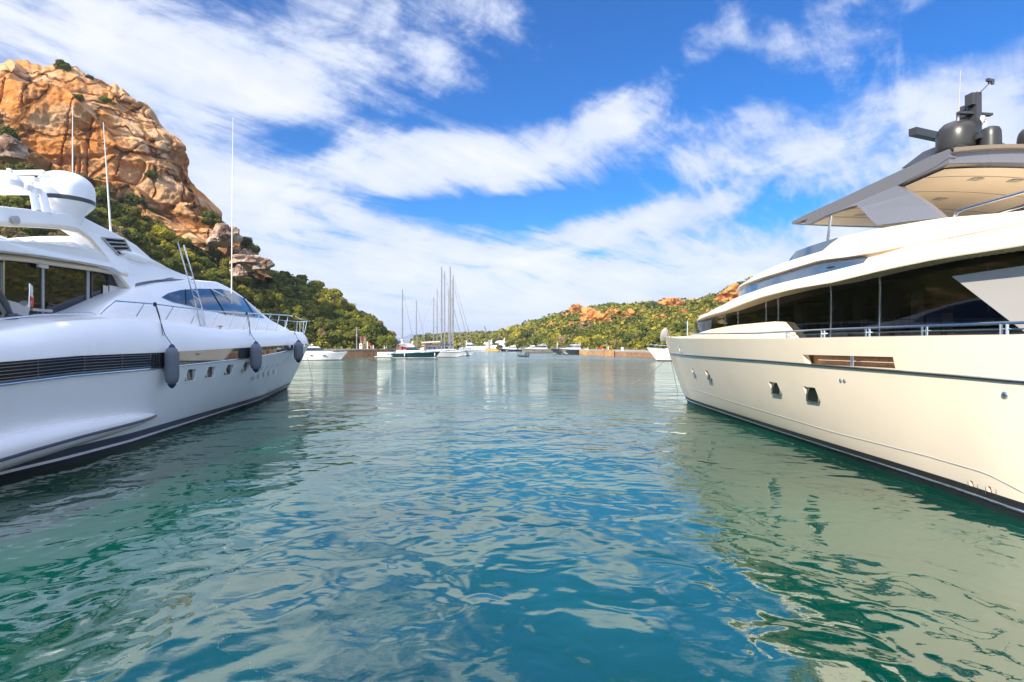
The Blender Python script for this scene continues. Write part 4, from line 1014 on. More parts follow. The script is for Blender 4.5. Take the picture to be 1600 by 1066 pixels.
    for px, py in ((1340, 510), (1468, 503)):
        p = Y.P(px, py, 1.8); mb = MB(); mb.box((p.x, p.y, p.z - .12), (.14, .2, .3), taper=.95); bx_ = mb.build('saloon_chair', M_CURT, root, smooth=0)
    return Y, root, hb
YR, YACHT_R, HB_R = cream_yacht()

# ================================================================== the white yacht on the left
def white_yacht():
    Y = Yacht((-14.75, 37.3), 1.5, 1)
    root = Y.root('motor_yacht', label='white motor yacht with big satellite dome and bow rail on the left', cat='yacht', group='large yachts moored in the foreground')
    wl = sorted(Y.water(x, y) for x, y in [(400, 630), (300, 664), (200, 699), (100, 727), (0, 752)])
    ws, wv = [0, 2.5] + [a for a, _ in wl] + [34], [0, .45] + [b for _, b in wl] + [wl[-1][1]]
    bw = lambda q: float(np.interp(q, ws, wv)) if q > 0 else 0
    RK, BM = 3.2, max(wv) + .42
    bt = lambda q: BM * (1 - (1 - min(1, max(0, (q + RK) / 19))) ** 2.2)
    bdk = lambda q: max(0, bt(q) - .42 * min(1, max(0, (q + RK) / 4)))
    zchr = Y.prof([(0, 601), (112, 587), (250, 575), (320, 567), (390, 559), (440, 550), (474, 541)], bt)
    zbnd = Y.prof([(0, 566), (125, 556), (250, 551), (320, 547), (390, 543), (440, 540), (474, 538)], bt)
    zdk = Y.prof([(-60, 517), (0, 517), (60, 507), (100, 502), (150, 499), (200, 497.5), (294, 507), (341, 515), (446, 518), (476, 521)], bdk)
    ztip = zdk(-RK)
    zstem = lambda q: 0 if q >= 0 else (-q / RK) ** 1.25 * (ztip - .15)
    def side(q):
        z0 = zstem(q); zc, zb, zd = zchr(q), zbnd(q), zdk(q); b0, b1, b2 = bw(q), bt(q), bdk(q)
        zc = max(zc, z0 + .02); zb = max(zb, zc + .02)
        def f(z):
            if z <= zc: t_ = min(1, max(0, (z - z0) / (zc - z0))); return .002 + b0 + (b1 - b0) * (t_ ** .85 if q > 0 else t_)
            if z <= zb: return b1
            t_ = min(1, (z - zb) / max(.01, zd - zb)); return b1 - (b1 - b2) * (.25 * t_ + .75 * t_ ** 3.2)
        return f, z0, zc, zb, zd
    def section(q):
        f, z0, zc, zb, zd = side(q)
        pts = [(0, z0 - .9 if q > .3 else z0 - .03), (bw(q) * .9 + .001, z0 - .4 if q > .3 else z0 - .015)]
        pts += [(f(z), z) for z in np.linspace(z0, zc, 12)] + [(f(z), z) for z in np.linspace(zc, zb, 4)[1:]] + [(f(z), z) for z in np.linspace(zb, zd, 12)[1:]]
        b2 = pts[-1][0]
        pts += [(b2 * .93, zd + .012 + .02 * min(1, b2)), (b2 * .5, zd + .10 * min(1, b2)), (0, zd + .14 * min(1, b2))]
        return pts
    st = [-RK + .001, -3.0, -2.7, -2.2, -1.7, -1.2, -.7, -.3, -.05] + list(np.linspace(.05, 4, 14)) + list(np.linspace(4.4, 33, 60))
    h = hull(Y, 'hull', M_WHITE, root, st, section); hb = local_bvh(h)
    # port lights: rounded openings
    cuts = []; pan = []
    for px, py, w, hg in ((298, 586, .52, .36), (329, 581.5, .52, .36), (358, 577.6, .54, .36), (384, 573, .54, .36)):
        p, n = Y.ray(hb, px, py); a = math.atan2(n.y, n.x) - math.pi / 2; cuts.append((p, (w / 2, .11, hg / 2), a)); pan.append((p, n, w, hg, a))
    for k in range(5):
        px, py = 399 + k * 8.0, 582 - k * 2.1; p, n = Y.ray(hb, px, py); a = math.atan2(n.y, n.x) - math.pi / 2; cuts.append((p, (.07, .10, .33), a)); pan.append((p, n, .14, .66, a))
    cut(h, cuts)
    for i, (p, n, w, hg, a) in enumerate(pan):
        nn = Vector((n.x, n.y, 0)).normalized(); tx = Vector((math.cos(a), math.sin(a), 0))
        mb = MB(); mb.box(p - nn * .085, (w / 2 + .004, .008, hg / 2 + .004), a); o = mb.build('porthole' if i < 4 else 'air_slot', M_GLASS if i < 4 else M_SILVER, root)
        mb = MB()
        loop = [p + n * .004 + tx * (w / 2 + .012) * max(-1, min(1, 1.25 * math.cos(t_))) + Vector((0, 0, 1)) * (hg / 2 + .012) * max(-1, min(1, 1.25 * math.sin(t_))) for t_ in np.linspace(0, 2 * math.pi, 25)]
        mb.tube(loop, .012, 5, caps=False); mb.build('frame', M_WHITE, o)
    # glass band with louvres aft, chrome line under it
    qa = -Y.P(247, 560, bt).y; off = .012
    qs = np.linspace(-2.85, qa, 60); rows = [[Vector((Y.sg * (bt(q) + off), -q, zchr(q) + (zbnd(q) - zchr(q)) * f + .02 * (1 - f))) for q in qs] for f in (0, .5, 1)]
    mb = MB(); mb.grid(rows); mb.build('hull_window_band', M_BAND, root)
    qs = np.linspace(qa, 31, 60); rows = [[Vector((Y.sg * (bt(q) + .004), -q, zchr(q) + (zbnd(q) - zchr(q)) * f)) for q in qs] for f in (0, .5, 1)]
    mb = MB(); mb.grid(rows); lv = mb.build('engine_air_intake', M_DARK, root)
    mb = MB()
    for f in (.12, .26, .42, .58, .74, .88): mb.tube([Vector((Y.sg * (bt(q) + .02), -q, zchr(q) + (zbnd(q) - zchr(q)) * f)) for q in qs], .018 if f > .2 else .035, 6)
    mb.build('louvre', M_BAND, lv)
    mb = MB()
    for q in list(np.arange(qa + .25, 30, 1.35)) + [qa + .12, qa + .4]: mb.box((Y.sg * (bt(q) + .02), -q, zchr(q) * .5 + zbnd(q) * .5), (.012, .018, (zbnd(q) - zchr(q)) / 2 - .01))
    mb.box((Y.sg * (bt(qa) + .015), -qa, zchr(qa) * .5 + zbnd(qa) * .5), (.016, .04, (zbnd(qa) - zchr(qa)) / 2)); mb.build('louvre_post', M_GREYD, lv)
    mb = MB(); mb.tube([Vector((Y.sg * (bt(q) + .02), -q, zchr(q) - .005)) for q in np.linspace(-3.0, 31, 100)], .028, 8); mb.build('chrome_strake', M_STEEL, root)
    for px in (452, 463): p = Y.P(px, 540.5, bt); mb = MB(); mb.lathe([(.02, -.03), (.1, .0), (.1, .03), (.06, .05), (.01, .05)], (p.x + .02, p.y, p.z - .03), 14, Matrix.Rotation(R(90), 3, 'Y')); mb.build('fairlead', M_STEEL, root)
    # boot top: black, white line, dark band
    for nm, za, zb_, m_, o_ in (('antifouling', -.1, .15, M_BLACK, .006), ('waterline_stripe', .15, .215, M_WHITE, .022), ('boot_top', .215, .40, M_NAVY, .008)):
        rows = [[Vector((Y.sg * (side(q)[0](z) + o_), -q, z)) for q in np.linspace(.04, 32, 100)] for z in np.linspace(za, zb_, 4)]
        if nm == 'waterline_stripe': rows = [[p - Vector((Y.sg * .02, 0, 0)) for p in rows[0]]] + rows + [[p - Vector((Y.sg * .02, 0, 0)) for p in rows[-1]]]
        mb = MB(); mb.grid(rows); mb.build(nm, m_, root)
    # side sponson: long pod growing out of the hull
    q0 = -Y.P(239, 650, lambda q: side(q)[0](.55)).y
    zsp = Y.prof([(238, 650.5), (120, 682), (0, 717), (-60, 735)], lambda q: side(q)[0](.7) + .35 * min(1, max(0, (q - q0) / 5)))
    rows = []
    for k in range(46):
        q = q0 + (31 - q0) * (k / 45) ** 1.6; g = (min(1, (q - q0) / 6.5)) ** .5 if q > q0 else 0; r = []
        up, dn, ou = .42 * g * (1 + .05 * (q - q0) / 8) + .01, .36 * g + .01, .52 * g + .002
        zc = zsp(q)
        for a in np.linspace(-math.pi / 2, math.pi / 2, 21):
            z = zc + (up if a > 0 else dn) * math.sin(a); zb_ = max(-.3, z); e = math.cos(a) ** .75
            r.append(Vector((Y.sg * (side(q)[0](max(.05, zb_)) - .05 + .05 * (e > 0) + ou * e), -q, z)))
        rows.append(r)
    mb = MB(); mb.grid(rows); sp = mb.build('sponson', M_WHITE, root); 
    mb = MB(); mb.tube([r[10] + Vector((Y.sg * .004, 0, .0)) for r in rows], .036, 8); mb.build('rubbing_strip', M_NAVY, sp)
    # ---- superstructure
    # deckhouse
    base = lambda q: zdk(q) + .02
    crest = [(60, 520, 2.75), (144, 487, 2.7), (180, 467, 2.62), (212, 452, 2.5), (250, 443.5, 2.35), (297, 438.5, 2.15), (341, 441.5, 1.95), (362, 452, 1.8), (380, 464.5, 1.65), (406, 487, 1.35), (417, 497, 1.15), (436, 508, .7), (449, 514, .15)]
    cp = [Y.P(*c) for c in crest]; cq = [-p.y for p in cp][::-1]; cz = [p.z for p in cp][::-1]; cb = [abs(p.x) for p in cp][::-1]
    o_ = np.argsort(cq); cq = [cq[i] for i in o_]; cz = [cz[i] for i in o_]; cb = [cb[i] for i in o_]
    zc_ = lambda q: float(np.interp(q, cq, cz)); bc_ = lambda q: float(np.interp(q, cq, cb))
    bbase = lambda q: min(bdk(q) - .75, bc_(q) + .55 + .1) if q > cq[0] + 1 else min(bdk(q) * .8, bc_(q) + .3)
    rows = []
    for k in range(80):
        q = cq[0] + .02 + (cq[-1] - cq[0] - .04) * (k / 79) ** 1.25; zb_, zt_ = base(q) - .05, max(base(q) + .02, zc_(q)); bb_, bt_ = max(.05, bbase(q)), bc_(q); r = [Vector((Y.sg * bb_, -q, zb_))]
        for f in (.08, .2, .34, .48, .62, .76, .88, .96): r.append(Vector((Y.sg * (bb_ + (bt_ - bb_) * f ** 1.6 + .10 * math.sin(f * math.pi) * min(1, bt_)), -q, zb_ + (zt_ - zb_) * f)))
        r.append(Vector((Y.sg * bt_, -q, zt_)))
        for f in (.96, .85, .6, .3, 0): r.append(Vector((Y.sg * bt_ * f, -q, zt_ + .12 * min(1, bt_) * (1 - f * f) + .015)))
        rows.append(r)
    mb = MB(); mb.grid(rows); mb.grid([mirror(r) for r in rows], flip=True); dh = mb.build('deckhouse', M_WHITE, root, smooth=35); db = local_bvh(dh)
    wt = [(252, 465), (262, 458.5), (282, 453.5), (305, 451.5), (327, 451.5), (345, 452), (362, 455.5), (380.6, 467), (395, 479), (406, 489), (413, 497)]
    wb_ = [(252, 465), (270, 472.5), (310, 481.5), (350, 491), (380, 495), (413, 497.5)]
    wn = Y.drape(db, wt, wb_, 60, 8, .012, False).build('side_window', M_BGLASS, dh)
    for x0, y0, x1, y1 in ((289, 453, 290, 476), (328, 452, 352, 492), (380, 466, 397, 494)):
        pts = [h_[0] + h_[1] * .02 for h_ in (Y.ray(db, x0 + (x1 - x0) * k / 8, y0 + (y1 - y0) * k / 8) for k in range(9)) if h_]
        if len(pts) > 2: mb = MB(); mb.tube(pts, .022, 5); mb.build('window_mullion', M_DARK, wn)
    # arch / wing plate
    op = [(-70, 316, 2.1), (0, 322, 2.1), (40, 326, 2.1), (73, 331, 2.1), (105, 334, 2.1), (127, 337, 2.1), (150, 349, 2.1), (180, 364, 2.1), (200, 375, 2.1), (214, 383.5, 2.1), (237, 404, 2.1), (266, 420, 2.05), (285, 428, 2.0), (303, 433, 1.95),
          (299, 438, 2.0), (266, 435.5, 2.1), (235, 439, 2.2), (213, 443, 2.28), (211, 453, 2.3), (203, 455, 2.3), (190, 434, 2.24), (154, 387, 2.14), (140, 370, 2.12), (122, 357.5, 2.1), (95, 353, 2.1), (61, 351, 2.1), (0, 348, 2.1), (-70, 345, 2.1)]
    pl = [Y.P(*q) for q in op]
    arch = MB(); arch.poly(pl, (-Y.sg * .55, 0, 0)); ar = arch.build('radar_arch', M_WHITE, root, smooth=0)
    bv = ar.modifiers.new('bevel', 'BEVEL'); bv.width = .05; bv.segments = 3; bv.limit_method = 'ANGLE'
    arch = MB(); arch.poly(mirror(pl), (Y.sg * .55, 0, 0)); arch.build('radar_arch', M_WHITE, root, smooth=0)
    pb = local_bvh(ar)
    # roof between the arches, sloping down to a windscreen cowl
    tp = [pl[i] for i in range(8, 14)]; rows = []
    for p in tp:
        rows.append([Vector((p.x * f, p.y, p.z - .03 + .14 * (1 - f * f))) for f in np.linspace(.97, -.97, 21)])
    lowr = [[v - Vector((0, 0, .16)) for v in r] for r in rows]
    mb = MB(); mb.grid(rows + lowr[::-1], closed=True); mb.build('arch_roof', M_WHITE, root)
    # blue upper glazing under the plate
    gp = [Y.P(*q) for q in [(204, 456, 2.2), (212, 441, 2.2), (240, 437, 2.15), (266, 434, 2.1), (299, 436, 1.95), (305, 441, 1.9), (250, 447, 2.1), (212, 456, 2.2)]]
    mb = MB(); mb.poly(gp, (-Y.sg * .05, 0, 0)); mb.build('upper_side_window', M_BGLASS, root, smooth=0)
    lp = [(213.5, 386), (220, 388.5), (236, 402), (238.5, 406.5), (226, 401), (215, 394)]
    hits = [Y.ray(pb, x, y) for x, y in lp]
    if all(hits): mb = MB(); mb.poly([h_[0] + Vector((.01, 0, 0)) for h_ in hits], (.015, 0, 0)); mb.build('arch_window', M_BGLASS, ar, smooth=0)
    # air vent in the arch
    vp = [(158.5, 371), (193, 374.5), (205, 396), (184, 398.5)]
    vh = [Y.P(x, y, 2.12) + Vector((.0, 0, 0)) for x, y in vp]
    mb = MB(); mb.poly(vh, (.008, 0, 0)); ve = mb.build('air_vent', M_DARK, ar, smooth=0)
    mb = MB()
    for f in (.0, .25, .5, .75, 1.0):
        A = vh[0].lerp(vh[3], f); B = vh[1].lerp(vh[2], f); mb.tube([A + Vector((.02, 0, 0)), B + Vector((.02, 0, 0))], .022, 6)
    mb.tube([vh[1] + Vector((.02, 0, 0)), vh[2] + Vector((.02, 0, 0))], .03, 6); mb.tube([vh[0] + Vector((.02, 0, 0)), vh[3] + Vector((.02, 0, 0))], .03, 6)
    mb.build('louvre', M_SILVER, ve)
    mb = MB(); mb.tube([Y.P(*q) + Vector((-.015, 0, 0)) for q in ((-60, 347, 2.1), (0, 350, 2.1), (61, 353, 2.1), (95, 355.5, 2.1), (122, 361, 2.1), (140, 373, 2.12), (154, 389, 2.14), (172, 411, 2.19), (190, 436, 2.24), (206, 455, 2.3))], .055, 8); mb.build('arch_inner_trim', M_BEIGE, ar)
    # shoulder pod below the vent
    p0, p1 = Y.P(205, 400, 2.12), Y.P(239, 411, 2.06); mb = MB()
    mb.tube([p0 + Vector((-.05, -.8, .1)), p0, p0.lerp(p1, .5), p1], [.02, .14, .12, .01], 12); mb.build('arch_fairing', M_WHITE, ar)
    # cockpit roof with beige ceiling
    rp = [(-80, 371, 2.75), (0, 375, 2.75), (40, 377, 2.75), (73, 379.5, 2.75), (120, 386, 2.72), (156, 393, 2.65), (178, 412, 2.55), (196, 430, 2.5), (176, 418, 2.6), (140, 411, 2.68), (106, 406, 2.72), (70, 400, 2.75), (37, 396, 2.75), (0, 391.5, 2.75), (-80, 389, 2.75)]
    rl = [Y.P(*q) for q in rp]
    mb = MB(); mb.poly(rl, (-Y.sg * .30, 0, 0)); cr_ = mb.build('cockpit_roof', M_WHITE, root, smooth=0); bv = cr_.modifiers.new('bevel', 'BEVEL'); bv.width = .03; bv.segments = 3; bv.limit_method = 'ANGLE'
    top = rl[:7]; rows = [[Vector((p.x * f, p.y, p.z - .02 + .1 * (1 - f * f))) for f in np.linspace(.95, -1, 15)] for p in top]; bot_ = [[Vector((p.x * f, p.y, p.z + .012)) for f in np.linspace(.95, -1, 15)] for p in (rl[-1], rl[-2], rl[-3], rl[-4], rl[-5], rl[-6], rl[-7])]
    mb = MB(); mb.grid(rows); mb.build('roof_top', M_WHITE, cr_)
    mb = MB(); mb.grid(bot_); mb.build('ceiling', M_BEIGE, cr_)
    mb = MB(); p0, p1 = Y.P(-60, 379, 2.4), Y.P(156, 392, 2.3); mb.tube([p0.lerp(p1, k / 30) + Vector((-.1, 0, .05 + .03 * math.sin(k * 1.9))) for k in range(31)], [.10 if 2 < k < 28 else .03 for k in range(31)], 8); mb.build('sun_pad', M_CURT, cr_)
    # saloon glazing under the roof
    bg = 2.0; zt_ = lambda q: float(np.interp(q, sorted([-rl[-7].y, -rl[-4].y, -rl[-1].y]), [v for _, v in sorted([(-rl[-7].y, rl[-7].z), (-rl[-4].y, rl[-4].z), (-rl[-1].y, rl[-1].z)])])) + .0
    qf, qb = -Y.P(207, 450, bg).y, 32
    qs = np.linspace(qf, qb, 24); a = [Vector((Y.sg * bg, -q, base(q) - .1)) for q in qs]; b_ = [Vector((Y.sg * bg, -q, zt_(q) + .01)) for q in qs]
    mb = MB(); ray_strip(mb, a, b_); mb.grid([[a[0], mirror([a[0]])[0]], [b_[0], mirror([b_[0]])[0]]]); gz = mb.build('saloon_glazing', M_GLASS, root)
    for px, w, m_ in ((5, .02, M_STEEL), (66.5, .035, M_SILVER), (137, .05, M_SILVER), (143, .025, M_GREYD), (169, .02, M_GREYD), (193, .05, M_CURT)):
        p = Y.P(px, 450, bg + .015); q = -p.y; mb = MB(); mb.box((p.x, p.y, (base(q) + zt_(q)) / 2), (.02, w, (zt_(q) - base(q)) / 2)); mb.build('window_mullion', m_, gz)
    mb = MB(); mb.tube([Vector((Y.sg * (bg + .18), -q, zt_(q) - .06)) for q in np.linspace(qf + .6, 31, 20)], .075, 8); mb.build('ceiling_beam', M_BEIGE, cr_)
    p = Y.P(66.5, 416, bg + .1); mb = MB(); mb.box((p.x, p.y, p.z), (.03, .16, .045)); mb.build('ceiling_lamp', M_CURT, cr_)
    p = Y.P(64, 485, bg + .2); mb = MB(); mb.box((p.x, p.y, p.z), (.05, .32, .035)); mb.build('grab_handle', M_SILVER, root)
    # curtains and sofa back just outside the glazing edge
    for x0, y0, x1, y1 in ((140, 469, 158, 492), (161, 446, 169, 492), (171, 446, 192, 485)):
        A = Y.P(x0, y0, bg + .03); B = Y.P(x1, y1, bg + .03); mb = MB(); mb.grid([[Vector((A.x + .012 * math.sin(k * 2.2), A.y + (B.y - A.y) * k / 16, z)) for k in range(17)] for z in (A.z, B.z)]); mb.build('curtain', M_CURT, gz)
    # deck crane / folded passerelle at the left edge, and a small flag on the side deck
    A, B, C2 = Y.P(-12, 440, 2.6), Y.P(8, 474, 2.6), Y.P(18, 494, 2.6); mb = MB(); mb.tube([A, B, C2], [.05, .07, .05], 8); mb.tube([C2 + Vector((0, 0, -.25)), C2 + Vector((0, 0, .06))], [.13, .12], 12); mb.build('deck_crane', M_GREYD, root)
    bpts = [(9, 468, 2.5), (30, 474, 2.5), (38, 479, 2.5), (50, 470, 2.5), (44, 494, 2.5), (20, 490, 2.5)]; mb = MB(); mb.poly([Y.P(*q) for q in bpts], (-.25, 0, 0)); mb.build('crane_cover', M_SILVER, root, smooth=0)
    A, B = Y.P(45, 480, 2.5), Y.P(46.5, 443, 2.5); mb = MB(); mb.tube([A, B], .012, 6); fl = mb.build('flag_staff', M_STEEL, root)
    for z0, z1, m_ in ((.55, 1, M_CURT), (.15, .55, M_RED)):
        mb = MB(); mb.grid([[A.lerp(B, z) + Vector((0, .0 + .035 * k, -.03 * k)) + Vector((.03 * math.sin(k * 2 + z * 5), 0, 0)) for k in range(4)] for z in np.linspace(z0, z1, 5)]); mb.build('flag', m_, fl)
    # satellite dome
    c = Y.P(102, 300, 1.75); u = 1.0
    Yw = Y.W(c).y; px2m = Yw / FOC; mb = MB(); r_ = 38.5 * px2m; zz = lambda py: EYE + (HY - py) * px2m
    prof_ = [(.55 * r_, zz(350)), (.62 * r_, zz(336)), (.72 * r_, zz(332)), (.97 * r_, zz(321))]
    mb.lathe(prof_ + [(.99 * r_, zz(319))], (c.x, c.y, 0), 36); dm = mb.build('dome_base', M_WHITE, root)
    mb = MB(); mb.lathe([(.99 * r_, zz(319)), (1.0 * r_, zz(312)), (r_, zz(300))] + [(r_ * math.cos(a) ** .8, zz(300) + (zz(269.5) - zz(300)) * math.sin(a)) for a in np.linspace(.1, 1.56, 12)], (c.x, c.y, 0), 40); mb.build('satellite_dome', M_WHITE, root)
    mb = MB(); mb.lathe([(1.0 * r_, zz(318.5)), (1.012 * r_, zz(318)), (1.012 * r_, zz(312.5)), (1.0 * r_, zz(312))], (c.x, c.y, 0), 40); mb.build('dome_band', M_GREYD, root)
    # radar scanners on a frame
    def bar(x0, y0, x1, y1, b, r, nm, m_, n=10, par=None):
        A, B = Y.P(x0, y0, b), Y.P(x1, y1, b); mb = MB(); mb.tube([A, B], r, n); return mb.build(nm, m_, par or root)
    B = Y.P(71, 270, 1.75); mb = MB(); mb.box(B + Vector((-.85, .04, .0)), (.85, .065, .06), R(-4)); sc = mb.build('radar_scanner', M_WHITE, root); sc.modifiers.new('bevel', 'BEVEL').width = .03
    B = Y.P(58, 283, 1.75); mb = MB(); mb.box(B + Vector((-.24, 0, .03)), (.24, .10, .06)); mb.box(B + Vector((-.24, 0, -.10)), (.09, .09, .10)); mb.build('radar_scanner', M_WHITE, root)
    c = Y.P(15, 283, 1.75); mb = MB(); mb.lathe([(.10, -.18), (.26, -.14), (.28, .0), (.20, .12), (.09, .18), (.05, .30)], c, 20); mb.build('radar_motor', M_WHITE, root)
    B = Y.P(52, 297, 1.85); mb = MB(); mb.box(B + Vector((-1.25, 0, 0)), (1.3, .24, .075))
    for dx_, dy_ in ((-.02, .0), (.0, .30), (-2.4, 0)):
        a_ = B + Vector((dx_, dy_, 0)); b2 = Vector((a_.x + (.20 if dx_ > -1 else -.1), a_.y - .1, Y.P(60, 334, 1.85).z)); mb.tube([a_, b2], [.085, .10], 8)
    mb.build('radar_frame', M_WHITE, root, smooth=30)
    B = Y.P(52, 297, 1.85); mb = MB(); mb.tube([B + Vector((-1.2, 0, 0)), B + Vector((-.95, 0, -.62))], .018, 6); mb.build('frame_stay', M_STEEL, root)
    p = Y.P(22, 347, 2.14); mb = MB(); mb.lathe([(.10, -.05), (.10, .03), (.05, .06), (.01, .06)], p + Vector((.04, 0, .05)), 14, Matrix.Rotation(R(90), 3, 'Y')); mb.build('arch_light', M_SILVER, root)
    # whips and ladder-like poles
    def whip(x0, y0, x1, y1, b, r0=.032, m_=M_CURT):
        A, B = Y.P(x0, y0, b), Y.P(x1, y1, b); B = Vector((B.x, B.y, B.z)); mb = MB(); mb.tube([A, A.lerp(B, .04), A.lerp(B, .05), A.lerp(B, .5), B], [r0 * 1.3, r0 * 1.3, r0, r0 * .7, r0 * .35], 6); mb.build('whip_antenna', m_, root)
    whip(113.5, 382, 113.5, 165, -1.2, .03); whip(173.5, 368, 161.5, 191, 1.9, .03); whip(361.5, 500, 364, 183, bdk(7) - .5, .03)
    lad = MB(); A0, A1, B0, B1 = Y.P(314, 508, 2.9), Y.P(278, 379, 2.7), Y.P(321, 507, 2.9), Y.P(287, 383, 2.7)
    A2 = Y.P(306, 478, 2.9); B2 = Y.P(317, 486, 2.9)
    lad.tube([Y.P(321, 509, 2.9), Y.P(315, 510, 2.9), A2, A1], .022, 8); lad.tube([Y.P(321, 509, 2.9), B2, B1], .022, 8)
    for f in (.05, .17, .29, .41): lad.tube([A2.lerp(A1, f) if f > .06 else Y.P(309, 492, 2.9), B2.lerp(B1, f) if f > .06 else Y.P(319, 495, 2.9)], .014, 6)
    lad.build('boarding_ladder', M_STEEL, root)
    # bow rail
    rt = [(156, 491, 0), (166, 481, 0), (180, 470.5, 0), (200, 472, 0), (242, 475.5, 0), (317, 485, 0), (385, 489.6, 0), (420, 491, 0), (449, 492.5, 0), (462, 495, 0), (470, 499, 0)]
    brail = lambda q: max(0, bdk(q) - .06)
    rp_ = [Y.P(x, y, brail) for x, y, _ in rt]
    tipz = rp_[-1].z
    rp_ += [Vector((.6, RK - .35, tipz + .02)), Vector((.25, RK - .05, tipz)), Vector((-.25, RK - .05, tipz)), Vector((-.6, RK - .35, tipz + .02))] + mirror(rp_)[::-1][:5]
    mb = MB(); mb.tube(rp_, .022, 8); rl_ = mb.build('bow_rail', M_STEEL, root)
    stn = [((213, 495), (226, 473.5)), ((259, 500), (271, 479)), ((298, 506), (308.5, 484)), ((329.5, 511.5), (341.5, 486.5)), ((357, 515), (366.5, 488.5)), ((380, 516.5), (387.5, 489.5)), ((399, 517), (406, 490.5)), ((415.6, 517), (423, 491.5)), ((431, 517), (437, 492.2)), ((445, 517), (450.5, 493))]
    def stan(A, B): mb = MB(); mb.tube([A, B], .017, 6); mb.build('stanchion', M_STEEL, root)
    for (x0, y0), (x1, y1) in stn: stan(Y.P(x0, y0, brail), Y.P(x1, y1, brail))
    for q in (-1.6, -2.3, -2.75): stan(Vector((brail(q), -q, zdk(q))), Vector((brail(q) + .02, -q + .15, tipz)))
    for x_ in (.25, -.25): stan(Vector((x_ * .6, RK - .3, ztip)), Vector((x_, RK - .05, tipz)))
    for q in (-2.4, -1.2, .2, 1.6): stan(Vector((-brail(q), -q, zdk(q))), Vector((-brail(q), -q + .15, tipz - .0 * q)))
    A, B = Y.P(449, 498, 1.2), Y.P(440, 470, 1.2)
    mb = MB(); p = Y.P(343, 512, lambda q: bdk(q) - .4); mb.box((p.x, p.y, p.z + .05), (.04, .18, .02)); mb.box((p.x, p.y, p.z - .03), (.03, .05, .07)); mb.build('mooring_cleat', M_STEEL, root)
    # aft side deck rail low at the left edge
    mb = MB(); pp = [Y.P(x, y, lambda q: bdk(q) - .1) for x, y in ((-60, 497), (0, 498), (60, 492), (144, 489), (149, 492))]; mb.tube(pp, .02, 6); mb.build('side_rail', M_STEEL, root)
    return Y, root, hb, side, bt, brail, rp_
YL, YACHT_L, HB_L, SIDE_L, BT_L, BRAIL_L, RAIL_L = white_yacht()

# fenders hang from the rail: things of their own
def fender(px, py0, py1, prail, r, lab, s_tail=True):
    Y = YL; q = -Y.P(px, py0, lambda v: BT_L(v) + r + .02).y; top = Y.P(px, py0, lambda v: BT_L(v) + r + .02); bot = Y.P(px + 3, py1, lambda v: BT_L(v) + r + .02)
    H = top.z - bot.z; wp = Y.W(Vector((BT_L(q) + r + .03, -q, 0)))
    root = empty('fender', (wp.x, wp.y, bot.z), 0, lab, 'fender', 'grey fenders hanging along the white yacht')
    R_ = Matrix.Rotation(R(-3.5), 3, 'X')
    mb = MB(); mb.lathe([(.02, .04), (.35 * r, .06), (.75 * r, .12), (.94 * r, .22), (r, .36), (r, H - .34), (.93 * r, H - .2), (.72 * r, H - .09), (.35 * r, H - .02), (.1 * r, H)], (0, 0, 0), 24); mb.build('sock', M_FENDER, root)
    mb = MB(); mb.lathe([(.01, -.05), (.04, -.04), (.13 * r / .2, .07), (.02, .075)], (0, 0, 0), 14); mb.lathe([(.10 * r / .2, H - .03), (.04, H + .05), (.01, H + .06)], (0, 0, 0), 14); mb.build('end_cap', M_NAVYC, root)
    rail = Y.W(Y.P(prail[0], prail[1], BRAIL_L)); lp = Vector((rail.x - wp.x, rail.y - wp.y, rail.z - bot.z))
    mid = Vector((BT_L(q) - .02, -q, 0)); zb = SIDE_L(q)[3]; m2 = Y.W(Vector((SIDE_L(q)[0](zb + .25) + .03, -q, zb + .25))); m2 = Vector((m2.x - wp.x, m2.y - wp.y, m2.z - bot.z))
    mb = MB(); mb.tube([(0, 0, H + .04), m2 * .5 + (Vector((0, 0, H)) + lp) * .25 + Vector((.03, 0, 0)), lp], .011, 6)
    mb.tube([lp, lp + Vector((.03, .0, .0)), lp + Vector((.08, .1, -.35)), lp + (m2 - lp) * .8 + Vector((.10, -.12, 0))], .011, 6)
    mb.lathe([(.01, -.07), (.045, -.05), (.05, .03), (.02, .06)], lp, 10); mb.build('rope', M_ROPE, root)
fender(268, 541, 604, (242, 475.5), .19, 'largest grey fender hanging nearest the camera beside the louvres')
fender(399.5, 535.5, 580, (385, 489.6), .215, 'grey fender beside the slanted air slots, second from the bow')
fender(466, 533, 565, (459.5, 494), .225, 'small grey fender hanging at the bow of the white yacht')

# mooring lines
def line3(a, b, sag, name_label, r=.016, grp=None, mat=None):
    a, b = Vector(a), Vector(b); pts = [a.lerp(b, k / 14) - Vector((0, 0, sag * 4 * (k / 14) * (1 - k / 14))) for k in range(15)]
    mb = MB(); mb.tube([p - a for p in pts], r, 6); o = mb.build('mooring_line', mat or M_ROPEL, loc=a); tag(o, name_label, 'mooring line', grp); return o
GM = 'mooring lines running into the water'
line3(YL.W(Vector((.1, 2.9, 3.2))), on_water(488, 592), .05, 'pale rope running from the white yacht bow into the water', grp=GM)
line3(YR.W(Vector((.0, 2.0, 2.35))), on_water(985, 600), .25, 'pale rope slanting left from the cream yacht bow into the water', grp=GM)
line3(YR.W(Vector((-.1, 1.9, 2.2))), on_water(1059, 612), .0, 'rope hanging nearly straight down from the cream yacht bow', .012, grp=GM)

